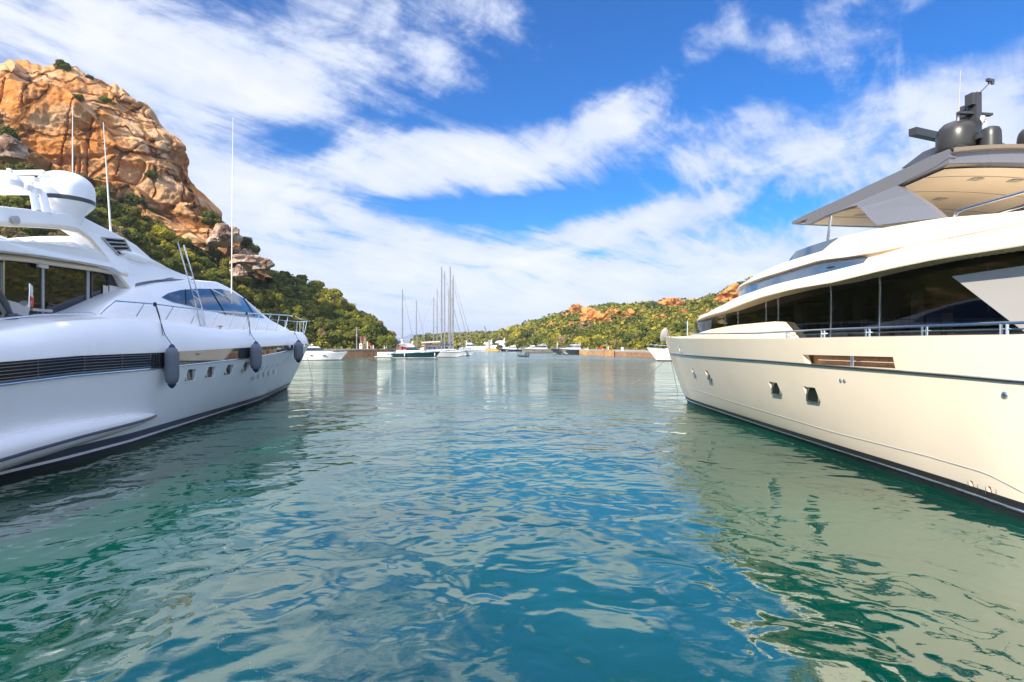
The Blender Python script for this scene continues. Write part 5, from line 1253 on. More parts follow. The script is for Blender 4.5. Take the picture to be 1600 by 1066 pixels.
# ================================================================== quays and what stands on them
def stone_mat(name, c, c2, scale=.9):
    m = bpy.data.materials.new(name); m.use_nodes = True; t = NT(m.node_tree); b = m.node_tree.nodes['Principled BSDF']; b.inputs['Roughness'].default_value = .92
    co = t.node('ShaderNodeTexCoord').outputs['Object']; v = t.node('ShaderNodeTexVoronoi'); v.inputs['Scale'].default_value = scale; t.l.new(co, v.inputs['Vector'])
    e = t.node('ShaderNodeTexVoronoi', feature='DISTANCE_TO_EDGE'); e.inputs['Scale'].default_value = scale; t.l.new(co, e.inputs['Vector'])
    col = t.mix(t.sep(v.outputs['Color'])[0], c, c2); col = t.mix(t.smooth(e.outputs['Distance'], 0, .07), tuple(q * .35 for q in c), col)
    col = t.mix(t.m('MULTIPLY', t.noise(co, 2.5, 4, .7), .5), col, tuple(q * .6 for q in c2)); t.l.new(col, b.inputs['Base Color'])
    z = t.sep(t.node('ShaderNodeNewGeometry').outputs['Position'])[2]
    return m
M_STONE = stone_mat('brown_quay_stone', (.40, .21, .10), (.28, .17, .10)); M_OSTONE = stone_mat('orange_quay_stone', (.55, .30, .12), (.42, .24, .11))
M_CONC = new_mat('quay_concrete', (.30, .28, .25), .9, vary=.25, vscale=.8); M_BRICK = stone_mat('hut_brick', (.42, .20, .12), (.36, .19, .12), 3)
M_POST = new_mat('white_painted_post', (.75, .76, .78), .5); M_GALV = new_mat('galvanised_steel', (.30, .31, .33), .45, .6); M_ORANGE = new_mat('orange_lifebuoy', (.8, .10, .02), .5)
M_BLUE = new_mat('blue_sign_paint', (.02, .22, .5), .5); M_ROOF = new_mat('pale_roof', (.42, .44, .46), .7); M_YELS = new_mat('ochre_stone', (.62, .36, .10), .9, vary=.3, vscale=1)

def quay(name, pts, top, back, wall, lip=True):
    """pts: water-edge points along the front; one sheet top, stone face"""
    mb = MB(); P_ = [Vector((p.x, p.y, 0)) for p in pts]
    f = [[p + Vector((0, 0, -.8)) for p in P_], [p + Vector((0, 0, top - .35)) for p in P_]]
    mb.grid(f); mb.grid([[p + Vector((0, 0, top - .352)) for p in P_], [p + Vector((0, back, top - .352)) for p in P_], [p + Vector((0, back, -.8)) for p in P_]])
    o = mb.build(name, wall, smooth=0); tag(o, kind='structure')
    mb = MB(); A = [p + Vector((0, -.12, top - .35)) for p in P_]; B = [p + Vector((0, -.12, top)) for p in P_]; C_ = [p + Vector((0, back, top)) for p in P_]; D = [p + Vector((0, back, top - .34)) for p in P_]
    mb.grid([A, B, C_, D], closed=True); tag(mb.build(name + '_paving', M_CONC, smooth=0), kind='structure')
lq = [Vector((x, y, 0)) for x, y in ((-75, 119), (-52, 124), (-40.5, 131.0), (-30.5, 139.5), (-23, 144))]
quay('left_quay', lq, 2.0, 14, M_STONE)
rq1 = [on_water(905, 554.6), on_water(922, 554.9), on_water(950, 555.9)]; quay('right_quay', rq1, 1.55, 60, M_OSTONE)
rq2 = [on_water(955, 557.0), on_water(985, 558.0), on_water(1012, 559.2), on_water(1080, 561.5)]; quay('near_right_quay', rq2, 1.5, 60, M_STONE)
mb = MB(); c = on_water(952.5, 557.2); mb.box((c.x, c.y + 1, .55), (1.1, 1.2, 1.15)); tag(mb.build('quay_step', M_OSTONE, smooth=0), kind='structure')
mb = MB(); c = on_water(771, 548.6); mb.box((c.x, c.y + 6, .45), (4.2, 6, .85), 0, 1, -.0); mb.box((c.x + 5.4, c.y + 5, .3), (1.6, 5, .5), 0, .8); tag(mb.build('far_quay', M_YELS, smooth=0), kind='structure')

def gp(px, Y): return (px - 800) / FOC * Y
def zpx(py, Y): return EYE + (HY - py) / FOC * Y
def post(name, px, Y, z0, py_top, r, mat, label, cat, group=None, kind='plain'):
    zt = zpx(py_top, Y); root = empty(name, (gp(px, Y), Y, z0), 0, label, cat, group); H = zt - z0
    mb = MB(); mb.lathe([(r * 1.6, 0), (r * 1.6, .12), (r, .16), (r * .75, H), (r * .3, H + .03)], n=12); mb.build('pole', mat, root)
    if kind == 'curved': mb = MB(); mb.tube([(0, 0, H - .1), (.02, 0, H + .25), (.25, 0, H + .45), (.6, 0, H + .35)], .05, 8); mb.build('arm', mat, root); mb = MB(); mb.box((.72, 0, H + .28), (.25, .12, .07)); mb.build('lamp_head', M_POST, root)
    if kind == 'head': mb = MB(); mb.box((0, 0, H * .62), (.16, .2, .28)); mb.build('lamp_head', M_GALV, root); mb = MB(); mb.box((0, 0, H - .25), (.5, .05, .05)); mb.build('crossarm', M_GALV, root)
    if kind == 'ball': mb = MB(); mb.lathe([(.05, H), (.17, H + .08), (.2, H + .2), (.12, H + .34), (.01, H + .37)], n=12); mb.build('lamp_head', M_POST, root)
    return root
YQ = 141
post('utility_pole', 557.4, 140, 2, 511, .16, M_GALV, 'tall grey lamp pole left of the brick hut on the left quay', 'lamp pole', kind='head')
post('lamp_post', 599.6, 145, 2, 521, .10, M_POST, 'pale curved lamp post between the white pump and the trees', 'lamp post', kind='curved')
post('mooring_post', 574.3, 139, 2, 525, .13, M_POST, 'white pole directly in front of the brick hut', 'post', 'white poles on the left quay')
post('mooring_post', 583.3, 140, 2, 525.5, .11, M_POST, 'white pole standing free right of the orange lifebuoy', 'post', 'white poles on the left quay')
post('lamp_post', 945.2 + 3.3, 172, 1.55, 535, .13, M_GALV, 'grey lamp post on the right quay at the step block', 'lamp post', 'lamp posts along the right shore')
post('lamp_post', 906.4, 185, 1.55, 535.5, .13, M_POST, 'white post on shore just behind the dark green yacht stern', 'lamp post', 'lamp posts along the right shore')
post('lamp_post', 870.6, 200, 1.2, 534.5, .13, M_POST, 'white post on shore behind the dark green yacht bow', 'lamp post', 'lamp posts along the right shore')
def hut(px0, px1, pyt, Y, z0, label):
    x0, x1, zt = gp(px0, Y), gp(px1, Y), zpx(pyt, Y); w = (x1 - x0) / 2; H = zt - z0; root = empty('brick_hut', ((x0 + x1) / 2, Y + w, z0), .12, label, 'hut')
    mb = MB(); mb.box((0, 0, H / 2 - .1), (w * .94, w, H / 2 - .1)); mb.build('wall', M_BRICK, root, smooth=0); mb = MB(); mb.box((0, 0, H - .1), (w, w * 1.08, .09)); mb.build('roof', M_BRICK, root, smooth=0)
    mb = MB(); mb.box((-.1, -w - .015, H * .42), (w * .32, .02, H * .36)); mb.build('door', M_BROWN, root, smooth=0)
hut(561.5, 576.5, 526, 141.5, 2, 'small brown brick hut on the left quay')
def boathouse():
    Y = 160; root = empty('boathouse', (gp(614, Y), Y, 1.8), 0, 'low grey flat roofed building behind the dark hulled motorboat', 'building')
    w, H = 2.3, zpx(533, Y) - 1.8; mb = MB(); mb.box((0, 0, H / 2 - .15), (w * .95, 2.4, H / 2 - .15)); mb.build('wall', M_ROOF, root, smooth=0); mb = MB(); mb.box((0, 0, H - .1), (w * 1.1, 2.8, .16)); mb.build('roof', M_ROOF, root, smooth=0)
    for x_ in (-1.1, .9): mb = MB(); mb.box((x_, -2.42, H * .45), (.6, .02, H * .25)); mb.build('window', M_GLASS, root, smooth=0)
boathouse()
for px, Y, lab in ((564, 138.5, 'white service pedestal at the left corner of the brick hut'), (602, 142.5, 'white service pedestal below the curved lamp post')):
    root = empty('service_pedestal', (gp(px, Y), Y, 2), 0, lab, 'pedestal', 'white service pedestals on the left quay')
    mb = MB(); mb.box((0, 0, .55), (.34, .25, .55), taper=.85); mb.build('body', M_POST, root, smooth=0); mb = MB(); mb.box((0, 0, 1.2), (.3, .26, .12), taper=.6); mb.build('cap', M_POST, root, smooth=0)
    mb = MB(); mb.box((0, -.25, .8), (.16, .02, .14)); mb.build('panel', M_GREYD, root, smooth=0)
root = empty('lifebuoy_stand', (gp(579.4, 138.6), 138.6, 2), 0, 'orange lifebuoy on a stand between the two white poles', 'lifebuoy')
mb = MB(); mb.tube([(0, .08, 0), (0, .08, 1.1)], .05, 8); mb.build('post', M_POST, root)
mb = MB(); mb.tube([Vector((.30 * math.cos(a), 0, .95 + .30 * math.sin(a))) for a in np.linspace(0, 2 * math.pi, 22)], .12, 8, False); mb.build('ring', M_ORANGE, root)
root = empty('round_sign', (gp(603.8, 143), 143, 2), 0, 'blue round sign on a thin post beside the curved lamp post', 'sign')
mb = MB(); mb.tube([(0, .05, 0), (0, .05, 2.6)], .04, 8); mb.build('post', M_GALV, root)
mb = MB(); mb.lathe([(.01, -.03), (.34, -.03), (.36, 0), (.34, .03), (.01, .03)], (0, -.02, zpx(526, 143) - 2), 20, Matrix.Rotation(R(90), 3, 'X')); mb.build('panel', M_BLUE, root)
for px, Y, lab, m_, h_ in ((918.8, 171, 'white bollard at the left end of the orange quay', M_POST, .55), (932, 172, 'grey bollard left of the red box on the orange quay', M_CONC, .45), (950.5, 158, 'white bollard on the quay step block', M_POST, .9), (941.6, 172, 'pale bollard right of the red box', M_POST, .4),
                          (971.2, 148, 'left one of the two white bollards close together on the near quay', M_POST, .8), (973.4, 148, 'right one of the two white bollards close together on the near quay', M_POST, .8), (990, 146, 'grey bollard right of the two white ones on the near quay', M_CONC, .4)):
    root = empty('bollard', (gp(px, Y), Y, 1.5), 0, lab, 'bollard', 'bollards on the right quay')
    mb = MB(); mb.lathe([(.16, 0), (.16, .05), (.12, .08), (.12, h_ - .12), (.2, h_ - .08), (.2, h_), (.02, h_ + .05)], n=14); mb.build('body', m_, root)
mb = MB(); mb.box((0, 0, .35), (.35, .3, .35), taper=.9); mb.box((0, 0, .74), (.38, .33, .04)); tag(mb.build('fire_box', M_RED, loc=(gp(939.2, 172), 172, 1.55), smooth=0), 'small red box on the orange quay', 'box')
# crane on the far shore
root = empty('crane', (gp(764.5, 300), 300, 1), 0, 'thin lattice crane jib above the far white yachts', 'crane')
zt = zpx(510, 300) - 1; zb = zpx(531, 300) - 1; mb = MB(); mb.box((0, 0, zb / 2), (.7, .7, zb / 2)); mb.build('tower', M_GALV, root)
jb = Vector((-2.6, 0, zt - .0)); mb = MB()
for o_ in (-.28, .28): mb.tube([(o_ + .3, 0, zb - 1), (jb.x + o_ * .5, 0, jb.z)], .12, 4)
for k in range(9): a = k / 9; mb.tube([Vector((-.28 + .3, 0, zb - 1)).lerp(jb - Vector((.14, 0, 0)), a), Vector((.58, 0, zb - 1)).lerp(jb + Vector((.14, 0, 0)), a + .1)], .07, 4)
mb.build('jib', M_GREYD, root)

# ================================================================== smaller boats
M_BWHITE = gel('boat_white', (.82, .82, .80), .3); M_BGREEN = gel('dark_green_topsides', (.008, .05, .055), .15); M_BNAVY = gel('navy_topsides', (.015, .02, .05), .15)
M_BGREY = gel('warm_grey_topsides', (.23, .21, .18), .2); M_BDK = gel('blackish_green_topsides', (.03, .045, .045), .15); M_TAN = new_mat('tan_canvas', (.52, .40, .30), .9)
M_ALU = new_mat('mast_aluminium', (.26, .26, .27), .45, .4); M_SAILC = new_mat('furled_sail', (.22, .22, .24), .8); M_WIN = new_mat('boat_window', (.02, .03, .05), .3, spec=.5)
M_RUBBER = new_mat('dark_hypalon', (.05, .075, .08), .6); M_SKIN = new_mat('skin', (.5, .3, .2), .6); M_CLOTH = new_mat('dark_clothes', (.03, .03, .04), .9); M_HAIR = new_mat('dark_hair', (.02, .015, .01), .8)
def small_hull(root, L, B, Fb, Fs, mat, over=.10, boot=M_BLACK, stripe=None, cap=M_BWHITE, trans=.02):
    """local x forward; returns sheer function"""
    N = 26
    def bt(t_): return B / 2 * ((.86 + .14 * t_ / .4) if t_ < .4 else max(.0, 1 - ((t_ - .4) / .6) ** 2.3))
    def sh(t_): return Fs + (Fb - Fs) * t_ ** 1.8
    rows = []
    for i in range(N + 1):
        t_ = i / N; r = []; z1 = sh(t_)
        for f in (-.35, 0, .12, .3, .5, .7, .85, 1.0):
            z = z1 * f if f > 0 else f * .9
            w = (.78 + .22 * max(0, f)) * bt(t_) if t_ < .5 else bt(t_) * (1 - (1 - max(0, f)) * (.22 + .78 * ((t_ - .5) / .5) ** 1.4) * .9)
            if f < 0: w *= .6
            x = -L / 2 + L * t_ - over * L * (1 - max(0, f)) * t_ ** 4 + trans * L * (1 - max(0, f)) * (1 - t_) ** 6 * -1
            r.append(Vector((x, w, z)))
        rows.append(r)
    mb = MB(); full = [r + [Vector((p.x, -p.y, p.z)) for p in r][::-1] for r in rows]; mb.grid(full, closed=False)
    n = len(full[0]); mb.f += [tuple(range(n))]; mb.build('hull', mat, root, smooth=35)
    # boot top and sheer stripe: proud bands
    def band(nm, f0, f1, m_, o_):
        rr = []
        for f in (f0, f1):
            q = []
            for r in rows:
                z1 = r[-1].z; z = z1 * f; zs = [p.z for p in r]; q.append(Vector((float(np.interp(z, zs, [p.x for p in r])), float(np.interp(z, zs, [p.y for p in r])) + o_, z)))
            rr.append(q)
        mb = MB(); mb.grid(rr); mb.grid([[Vector((p.x, -p.y, p.z)) for p in q] for q in rr], flip=True); mb.build(nm, m_, root)
    band('boot_top', 0.0, .10, boot, .02)
    if stripe: band('sheer_stripe', stripe[0], stripe[1], stripe[2], .02)
    d = [[Vector((r[-1].x, r[-1].y * f, r[-1].z + .02 + .06 * (1 - f * f))) for f in (1, .6, 0, -.6, -1)] for r in rows]; mb = MB(); mb.grid(d); mb.build('deck', cap, root)
    return lambda x: sh((x + L / 2) / L), lambda x: bt((x + L / 2) / L)
def cabin(root, nm, x0, x1, w0, w1, z0, z1, rake_f, rake_a, mat, win=None, wf=(.35, .85), roofcrown=.08):
    """deckhouse: raked front (towards +x) and raked back, with a window band; w0 aft width, w1 front width"""
    def ring(z, ins, k):
        f = (z - z0) / (z1 - z0); xa, xf = x0 + rake_a * f, x1 - rake_f * f
        pts = [(xa, (w0 - ins * f)), ((xa + xf) / 2, (w0 * .5 + w1 * .5 - ins * f) * 1.03), (xf - .18 * (xf - xa), (w1 - ins * f) * .96), (xf, (w1 - ins * f) * .45)]
        return [Vector((x, y + k * (1 if y > 0 else -1), z)) for x, y in pts] + [Vector((x + (k if i == 0 else 0), -y - k, z)) for i, (x, y) in enumerate(pts[::-1])]
    ins = .22 * w0; mb = MB(); rs = [ring(z, ins, 0) for z in (z0 - .15, z0 * .7 + z1 * .3, z0 * .3 + z1 * .7, z1)]
    for i in range(3):
        n = 8; mb.add(rs[i] + rs[i + 1], [(j, (j + 1) % n, (j + 1) % n + n, j + n) for j in range(n)])
    top = rs[3]; c = sum(top, Vector()) / 8 + Vector((0, 0, roofcrown)); mb.add(top + [c], [(j, (j + 1) % 8, 8) for j in range(8)])
    cb = mb.build(nm, mat, root, smooth=30)
    if win:
        za, zb = z0 + (z1 - z0) * wf[0], z0 + (z1 - z0) * wf[1]; a, b = ring(za, ins, .025), ring(zb, ins, .025)
        for k in (3, 7): a[k % 8].x += 0
        for r_ in (a, b):
            for j in (3, 4): r_[j].x += .03
        mb = MB(); mb.add(a + b, [(j, j + 1, j + 9, j + 8) for j in range(7)]); mb.build('window', win, cb, smooth=30)
    return cb
def rails(root, sh, bt, x0, x1, h, n=7, r=.03):
    mb = MB(); xs_ = np.linspace(x0, x1, 14); pts = [Vector((x, max(.05, bt(x) - .08), sh(x) + h)) for x in xs_]; mb.tube(pts + [Vector((p.x, -p.y, p.z)) for p in pts][::-1], r, 5)
    for s_ in (1, -1):
        for x in np.linspace(x0, x1, n): mb.tube([(x, s_ * max(.05, bt(x) - .08), sh(x)), (x, s_ * max(.05, bt(x) - .08), sh(x) + h)], r * .8, 5)
    mb.build('guard_rail', M_STEEL, root)
def place(root, px_bow, py_w, L, heading):
    """bow at the sighted bearing; heading = angle of the bow direction from +x"""
    b = on_water(px_bow, py_w); root.location = (b.x - math.cos(heading) * L / 2, b.y - math.sin(heading) * L / 2, 0); root.rotation_euler = (0, 0, heading)

def sailboat(mast_px, top_py, bow_px, Y, L, label, cover=None, furl=True, hullmat=None, mastr=.11, awning=None):
    g = 'sailing yachts moored side by side in the middle'
    root = empty('sailboat', label=label, cat='sailboat', group=g); bx = gp(bow_px, Y); root.location = (bx - L / 2, Y, 0); root.rotation_euler = (0, 0, R(random.uniform(-3, 3)))
    sh, bt = small_hull(root, L, L * .28, L * .105, L * .085, hullmat or M_BWHITE, over=.07, stripe=(.86, .92, M_NAVYC))
    mx = gp(mast_px, Y) - (bx - L / 2); H = zpx(top_py, Y)
    cabin(root, 'cabin', -L * .12, mx + L * .12, L * .085, L * .045, sh(0) + .05, sh(0) + .5, .9, .1, M_BWHITE, M_WIN, (.3, .75))
    z0 = sh(mx) + .3; mb = MB(); mb.tube([(mx, 0, z0 - .3), (mx, 0, H * .6), (mx, 0, H)], [mastr * 1.15, mastr * 1.15, mastr * .9], 8); ms = mb.build('mast', M_ALU, root)
    for f in (.42, .70):
        mb = MB(); zz = H * f; mb.tube([(mx - .25, -L * .075, zz), (mx, 0, zz + .05), (mx - .25, L * .075, zz)], .035, 5); mb.build('spreader', M_ALU, ms)
    mb = MB(); mb.box((mx - .05, 0, H + .08), (.3, .03, .03)); mb.tube([(mx + .1, 0, H), (mx + .1, 0, H + .6)], .015, 4); mb.build('masthead_gear', M_ALU, ms)
    mb = MB(); bz = z0 + 1.1; mb.tube([(mx, 0, bz), (mx - L * .36, 0, bz + .05)], .08, 6); bo_ = mb.build('boom', M_ALU, root)
    mb = MB(); mb.tube([(mx - .1, 0, bz + .32), (mx - L * .1, 0, bz + .24), (mx - L * .35, 0, bz + .18)], [.26, .2, .1], 8); mb.build('sail_cover', cover or M_NAVYC, bo_)
    bow = Vector((L / 2 - .15, 0, sh(L / 2 - .2) + .1)); hd = Vector((mx + .05, 0, H * .985))
    mb = MB(); mb.tube([bow, bow.lerp(hd, .04), bow.lerp(hd, .5), bow.lerp(hd, .93), hd], [.03, .085 if furl else .02, .07 if furl else .02, .03, .015], 6); mb.build('forestay', M_SAILC, root)
    mb = MB(); mb.tube([(-L / 2 + .1, 0, Fs_ if False else sh(-L / 2) + .1), (mx - .05, 0, H)], .014, 4); mb.build('backstay', M_ALU, root)
    for s_ in (1, -1):
        mb = MB(); mb.tube([(mx - .15, s_ * bt(mx) * .92, sh(mx)), (mx - .25, s_ * L * .075, H * .42), (mx - .1, s_ * L * .07, H * .70), (mx, 0, H * .98)], .014, 4); mb.build('shroud', M_ALU, root)
    rails(root, sh, bt, L * .3, L / 2 - .25, .65, 3, .02)
    mb = MB(); zz = sh(-L * .2) + .3; mb.grid([[Vector((-L * .22 + .9 * i, L * .085 * math.cos(a), zz + .95 * math.sin(a) * (1 if i else .9))) for a in np.linspace(0, math.pi, 9)] for i in (0, 1)]); mb.build('spray_hood', cover or M_NAVYC, root)
    if awning:
        mb = MB(); mb.grid([[Vector((mx - L * .34 + L * .33 * i, y * L * .11, bz + 1.0 + .25 * i - .35 * y * y)) for y in (-1, -.5, 0, .5, 1)] for i in (0, .5, 1)]); mb.build('awning', awning, root)
    return root
sailboat(629, 453, 651, 152, 11, 'sailboat with the leftmost mast, behind the dark hulled motorboat', mastr=.13)
sailboat(650.6, 470, 668, 160, 9.5, 'sailboat with the short thin second mast from the left')
sailboat(677.6, 465, 703, 172, 12, 'sailboat with the third mast from the left, shorter of a close pair', furl=False)
sailboat(683.0, 452, 708, 166, 12, 'sailboat with the fourth mast from the left, taller of a close pair', furl=False)
sailboat(690.0, 418, 722, 134, 13.5, 'sailboat with streaked white hull nearest the dark hulled motorboat', M_TAN, False, mastr=.16, awning=M_TAN)
sailboat(694.6, 425, 726, 143, 13.5, 'white sailboat just behind the streaked one, with a furled grey headsail', mastr=.14)
sailboat(703.2, 417, 733, 150, 14, 'sailboat carrying the tallest mast of the cluster', mastr=.17, furl=False)
sailboat(701.0, 454, 729, 172, 11.5, 'sailboat with a shorter mast just left of the tallest one', mastr=.12, furl=False)
sailboat(708.3, 431, 741, 156, 14, 'outermost right sailboat with a long slanting furled headsail', mastr=.14)
sailboat(706.4, 438, 736, 163, 13, 'sailboat with its mast between the tallest and the rightmost one', mastr=.11)

def picnic_boat():
    L = 13.2; root = empty('motorboat', label='dark green hulled motorboat with white topsides in front of the sailboats', cat='motorboat', group='motorboats')
    place(root, 688, 559.2, L, R(2))
    sh, bt = small_hull(root, L, 3.7, 1.45, 1.0, M_BGREEN, boot=M_BWHITE, over=.08)
    mb = MB(); mb.box((-L / 2 + .9, 0, .75), (1.7, 1.62, .55), taper=.95); mb.box((-L / 2 - .9, 0, .28), (.55, 1.3, .06)); mb.build('stern_section', M_BWHITE, root, smooth=30)
    cabin(root, 'cabin_top', -3.2, 3.6, 1.45, .7, 1.2, 1.75, 1.6, .1, M_BWHITE)
    cabin(root, 'windscreen', -1.0, 2.2, 1.3, .9, 1.6, 2.5, 1.5, .0, M_BWHITE, M_WIN, (.1, .92))
    fr = MB()
    for s_ in (1, -1):
        fr.tube([(-3.3, s_ * 1.45, 1.2), (-2.8, s_ * 1.3, 3.0), (-2.4, s_ * 1.2, 3.1), (.4, s_ * 1.15, 3.1), (1.0, s_ * 1.1, 2.5)], .045, 6)
    for x_ in (-2.4, -1.2, .2): fr.tube([(x_, -1.2, 3.1), (x_, 1.2, 3.1)], .04, 6)
    fr.build('arch_frame', M_TAN, root)
    mb = MB(); mb.grid([[Vector((x, y, 3.16 + .1 * (1 - y * y / 1.5))) for y in np.linspace(-1.2, 1.2, 7)] for x in (-2.5, .5)]); mb.build('canopy', M_TAN, root)
    for x_ in (-2.3, -1.2):
        mb = MB(); mb.tube([Vector((x_ + .28 * math.cos(a), -1.3, 2.2 + .33 * math.sin(a))) for a in np.linspace(0, 6.283, 16)], .07, 6, False); mb.build('life_ring', M_ORANGE, root)
    mb = MB(); mb.lathe([(.2, 3.2), (.32, 3.3), (.3, 3.5), (.15, 3.65), (.01, 3.68)], (-2.0, 0, 0), 14); mb.build('radar_dome', M_BWHITE, root)
    mb = MB(); mb.lathe([(.15, 3.2), (.28, 3.3), (.3, 3.6), (.2, 3.8), (.01, 3.85)], (.35, 0, 0), 14); mb.build('radar_dome', M_TAN, root)
    rails(root, sh, bt, 2.5, L / 2 - .3, .5, 5, .02)
    for x_ in (-1.2, 5.4, -4.4): mb = MB(); mb.lathe([(.02, -.5), (.1, -.4), (.1, .25), (.02, .35)], (x_, -bt(x_) - .10, .8), 10); mb.build('fender', M_BWHITE, root)
picnic_boat()
def cruiser(px_bow, py_w, L, head, label, hm, F=1.5, B=None, fly=False, hard=True, name='motorboat', cat='motorboat', group='motorboats', scale=1, top=M_BWHITE, arch=True, boot=M_BLACK, low=False):
    B = B or L * .28; root = empty(name, label=label, cat=cat, group=group); place(root, px_bow, py_w, L, head)
    sh, bt = small_hull(root, L, B, F, F * .75, hm, over=.13, cap=top, boot=boot); z = F * .85
    k = L / 12
    cabin(root, 'foredeck_trunk', -L * .1, L * .34, B * .40, B * .15, z, z + .35 * k, L * .12, .1, top)
    cabin(root, 'deckhouse', -L * .26, L * .16, B * .40, B * .26, z + .1, z + (1.4 if low else 1.6) * k, L * .17, L * .03, top, M_WIN, (.32, .84))
    if fly:
        cabin(root, 'flybridge', -L * .26, L * .04, B * .36, B * .26, z + 1.5 * k, z + 2.15 * k, L * .05, .1, top)
        mb = MB(); mb.tube([(-L * .2, -B * .3, z + 1.6 * k), (-L * .24, -B * .26, z + 2.9 * k), (-L * .24, B * .26, z + 2.9 * k), (-L * .2, B * .3, z + 1.6 * k)], .09 * k, 6); mb.build('radar_arch', top, root)
        mb = MB(); mb.lathe([(.15, 0), (.3, .1), (.3, .3), (.1, .42), (.01, .43)], (-L * .24, 0, z + 2.95 * k), 14); mb.build('radar_dome', top, root)
    elif arch:
        mb = MB(); mb.tube([(-L * .24, -B * .4, z), (-L * .2, -B * .36, z + 1.75 * k), (-L * .2, B * .36, z + 1.75 * k), (-L * .24, B * .4, z)], .08 * k, 6); mb.build('radar_arch', top, root)
        mb = MB(); mb.box((-L * .2, 0, z + 1.95 * k), (.1, .6 * k, .08)); mb.lathe([(.2, .0), (.22, .2), (.02, .32)], (-L * .14, .3, z + 1.7 * k), 12); mb.build('radar_scanner', top, root)
    rails(root, sh, bt, L * .12, L / 2 - .35, .55 * k, 6, .022)
    mb = MB(); mb.box((-L / 2 - .35, 0, .3), (.5, B * .4, .06)); mb.build('swim_platform', top, root)
    mb = MB(); mb.box((-L * .38, 0, z * .95), (.3, B * .34, .25)); mb.build('stern_seat', M_CURT, root)
    for x_ in (-L * .1, L * .12):
        for s_ in (-1, 1): mb = MB(); mb.box((x_, s_ * (bt(x_) * .965 + .012), F * .58), (.28, .02, .08)); mb.build('porthole', M_WIN, root)
    return root
PI = math.pi
cruiser(543, 563.0, 10.5, R(4), 'small white motorboat with bow rail beside the white yacht bow', M_BWHITE, 1.55, low=True)
cruiser(680, 557.8, 11, R(3), 'white flybridge cruiser half hidden behind the dark green hulled motorboat', M_BWHITE, 1.5, fly=True)
cruiser(779, 549.4, 11, R(182), 'navy hulled motorboat at the far ochre quay', M_BNAVY, 1.35)
cruiser(812.5, 551.8, 13.5, R(184), 'warm grey motor yacht left of the dark green one', M_BGREY, 1.75, B=3.6, low=True, top=M_SILVER)
cruiser(859.5, 554.0, 12.6, R(177), 'dark green black motor yacht with sleek low cabin by the orange quay', M_BDK, 1.9, B=3.6, low=True, top=M_SILVER)
cruiser(1011, 564.5, 14, R(176), 'white motorboat with overhanging bow left of the cream yacht', M_BWHITE, 2.35, B=3.6, low=True)
cruiser(735, 547.9, 16, R(175), 'white far motor yacht just right of the sailboats', M_BWHITE, 2.0, fly=True)
cruiser(751, 547.6, 19, R(170), 'largest far white motor yacht below the crane', M_BWHITE, 2.4, fly=True)
cruiser(757, 547.2, 15, R(10), 'far white motor yacht with its bow pointing right behind the round bush', M_BWHITE, 2.0, fly=True)
cruiser(812, 549.2, 10, R(185), 'small white motorboat behind the grey yacht bow', M_BWHITE, 1.5)
cruiser(826, 549.4, 12, R(180), 'white motor yacht showing above the warm grey one', M_BWHITE, 1.9, fly=True)
# round bush on the far quay
tb = make_tree('mid', 99, 2.3, 900, 'round green bush on the far ochre quay', None, leaf=.3); tb.location = (gp(780, 280), 280, .4); tb.scale = (1.0, 1, .95)

# inflatable with its driver
root = empty('inflatable_dinghy', (on_water(817, 557.6).x, 139, 0), R(186), 'dark grey inflatable dinghy motoring across the harbour', 'dinghy')
mb = MB(); pts = [(-1.3, .62, .32), (-.4, .66, .32), (.5, .6, .36), (1.05, .35, .44), (1.3, 0, .5), (1.05, -.35, .44), (.5, -.6, .36), (-.4, -.66, .32), (-1.3, -.62, .32)]
mb.tube(pts, [.14] + [.24] * 7 + [.14], 12); mb.build('tube', M_RUBBER, root)
mb = MB(); mb.grid([[Vector((x, y, .14 - .1 * (1 - abs(y) * 1.6))) for y in (-.6, -.3, 0, .3, .6)] for x in (-1.2, -.4, .4, .95)]); mb.box((-1.15, 0, .35), (.04, .5, .25)); mb.build('floor', M_GREYD, root)
mb = MB(); mb.box((-1.38, 0, .75), (.17, .14, .2), taper=.8); mb.box((-1.42, 0, .25), (.07, .06, .4)); mb.tube([(-1.25, .0, .8), (-.85, .1, .82)], .025, 6); mb.build('outboard_motor', M_GREYD, root)
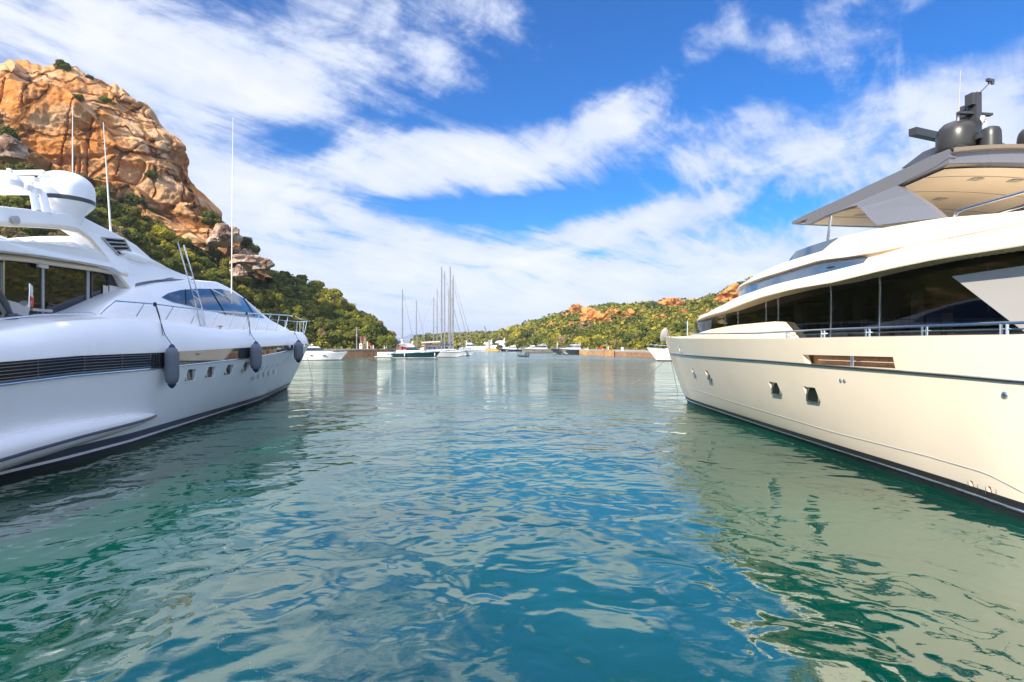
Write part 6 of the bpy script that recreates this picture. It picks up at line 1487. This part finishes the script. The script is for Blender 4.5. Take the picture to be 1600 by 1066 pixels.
def person():
    J = {'pelvis': (0, 0, .10), 'chest': (.04, 0, .45), 'neck': (.06, 0, .62), 'hl': (0, .1, .08), 'hr': (0, -.1, .08), 'kl': (.42, .16, .22), 'kr': (.42, -.14, .20), 'fl': (.50, .16, -.18), 'fr': (.52, -.14, -.18), 'tl': (.64, .17, -.2), 'tr': (.66, -.14, -.2),
         'sl': (.05, .19, .56), 'sr': (.05, -.19, .56), 'el': (.10, .26, .30), 'er': (-.12, -.30, .34), 'wl': (.32, .2, .26), 'wr': (-.26, -.12, .22), 'ml': (.40, .19, .25), 'mr': (-.33, -.09, .2)}
    E = [('pelvis', 'chest'), ('chest', 'neck'), ('pelvis', 'hl'), ('pelvis', 'hr'), ('hl', 'kl'), ('hr', 'kr'), ('kl', 'fl'), ('kr', 'fr'), ('fl', 'tl'), ('fr', 'tr'), ('chest', 'sl'), ('chest', 'sr'), ('sl', 'el'), ('sr', 'er'), ('el', 'wl'), ('er', 'wr'), ('wl', 'ml'), ('wr', 'mr')]
    rad = dict(pelvis=.13, chest=.15, neck=.055, hl=.09, hr=.09, kl=.065, kr=.065, fl=.045, fr=.045, tl=.035, tr=.035, sl=.065, sr=.065, el=.045, er=.045, wl=.03, wr=.03, ml=.028, mr=.028)
    ks = list(J); me = bpy.data.meshes.new('person'); me.from_pydata([J[k] for k in ks], [(ks.index(a), ks.index(b)) for a, b in E], []); o = bpy.data.objects.new('person', me); COL.objects.link(o)
    md = o.modifiers.new('skin', 'SKIN'); o.modifiers.new('sub', 'SUBSURF').render_levels = 1
    for i, k in enumerate(ks): me.skin_vertices[0].data[i].radius = (rad[k], rad[k])
    me.skin_vertices[0].data[0].use_root = True; me.materials.append(M_CLOTH)
    mb = MB(); mb.lathe([(.04, -.14), (.055, -.1), (.07, -.06), (.085, .0), (.088, .05), (.07, .1), (.03, .125), (.005, .13)], (.08, 0, .76), 16); mb.tube([(.165, 0, .75), (.185, 0, .74)], [.015, .01], 6); mb.build('head', M_SKIN, o)
    mb = MB(); mb.lathe([(.092, .0), (.096, .05), (.078, .11), (.035, .138), (.005, .142)], (.065, 0, .765), 16); mb.build('hair', M_HAIR, o)
    o.location = (root.location.x + .75, root.location.y, .42); o.rotation_euler = (0, 0, R(186)); return tag(o, 'person in dark clothes sitting at the stern of the inflatable dinghy', 'person')
person()

# ------------------------------------------------------------------ the air between here and the mountains
hz = MB(); hz.box((0, 3600, 130), (4300, 4200, 131)); ho = hz.build('haze', new_mat('tmp', (1, 1, 1)), smooth=0)
hm = bpy.data.materials.new('haze_air'); hm.use_nodes = True; t = NT(hm.node_tree); hm.node_tree.nodes.clear()
o_ = t.node('ShaderNodeOutputMaterial'); pv_ = t.node('ShaderNodeVolumePrincipled'); pv_.inputs['Color'].default_value = (.72, .82, 1, 1); pv_.inputs['Density'].default_value = 1.6e-4; pv_.inputs['Anisotropy'].default_value = .2
t.l.new(pv_.outputs[0], o_.inputs['Volume']); ho.data.materials.clear(); ho.data.materials.append(hm); tag(ho, 'thin pale blue haze over the harbour', 'haze', kind='stuff')
S.cycles.volume_bounces = 0
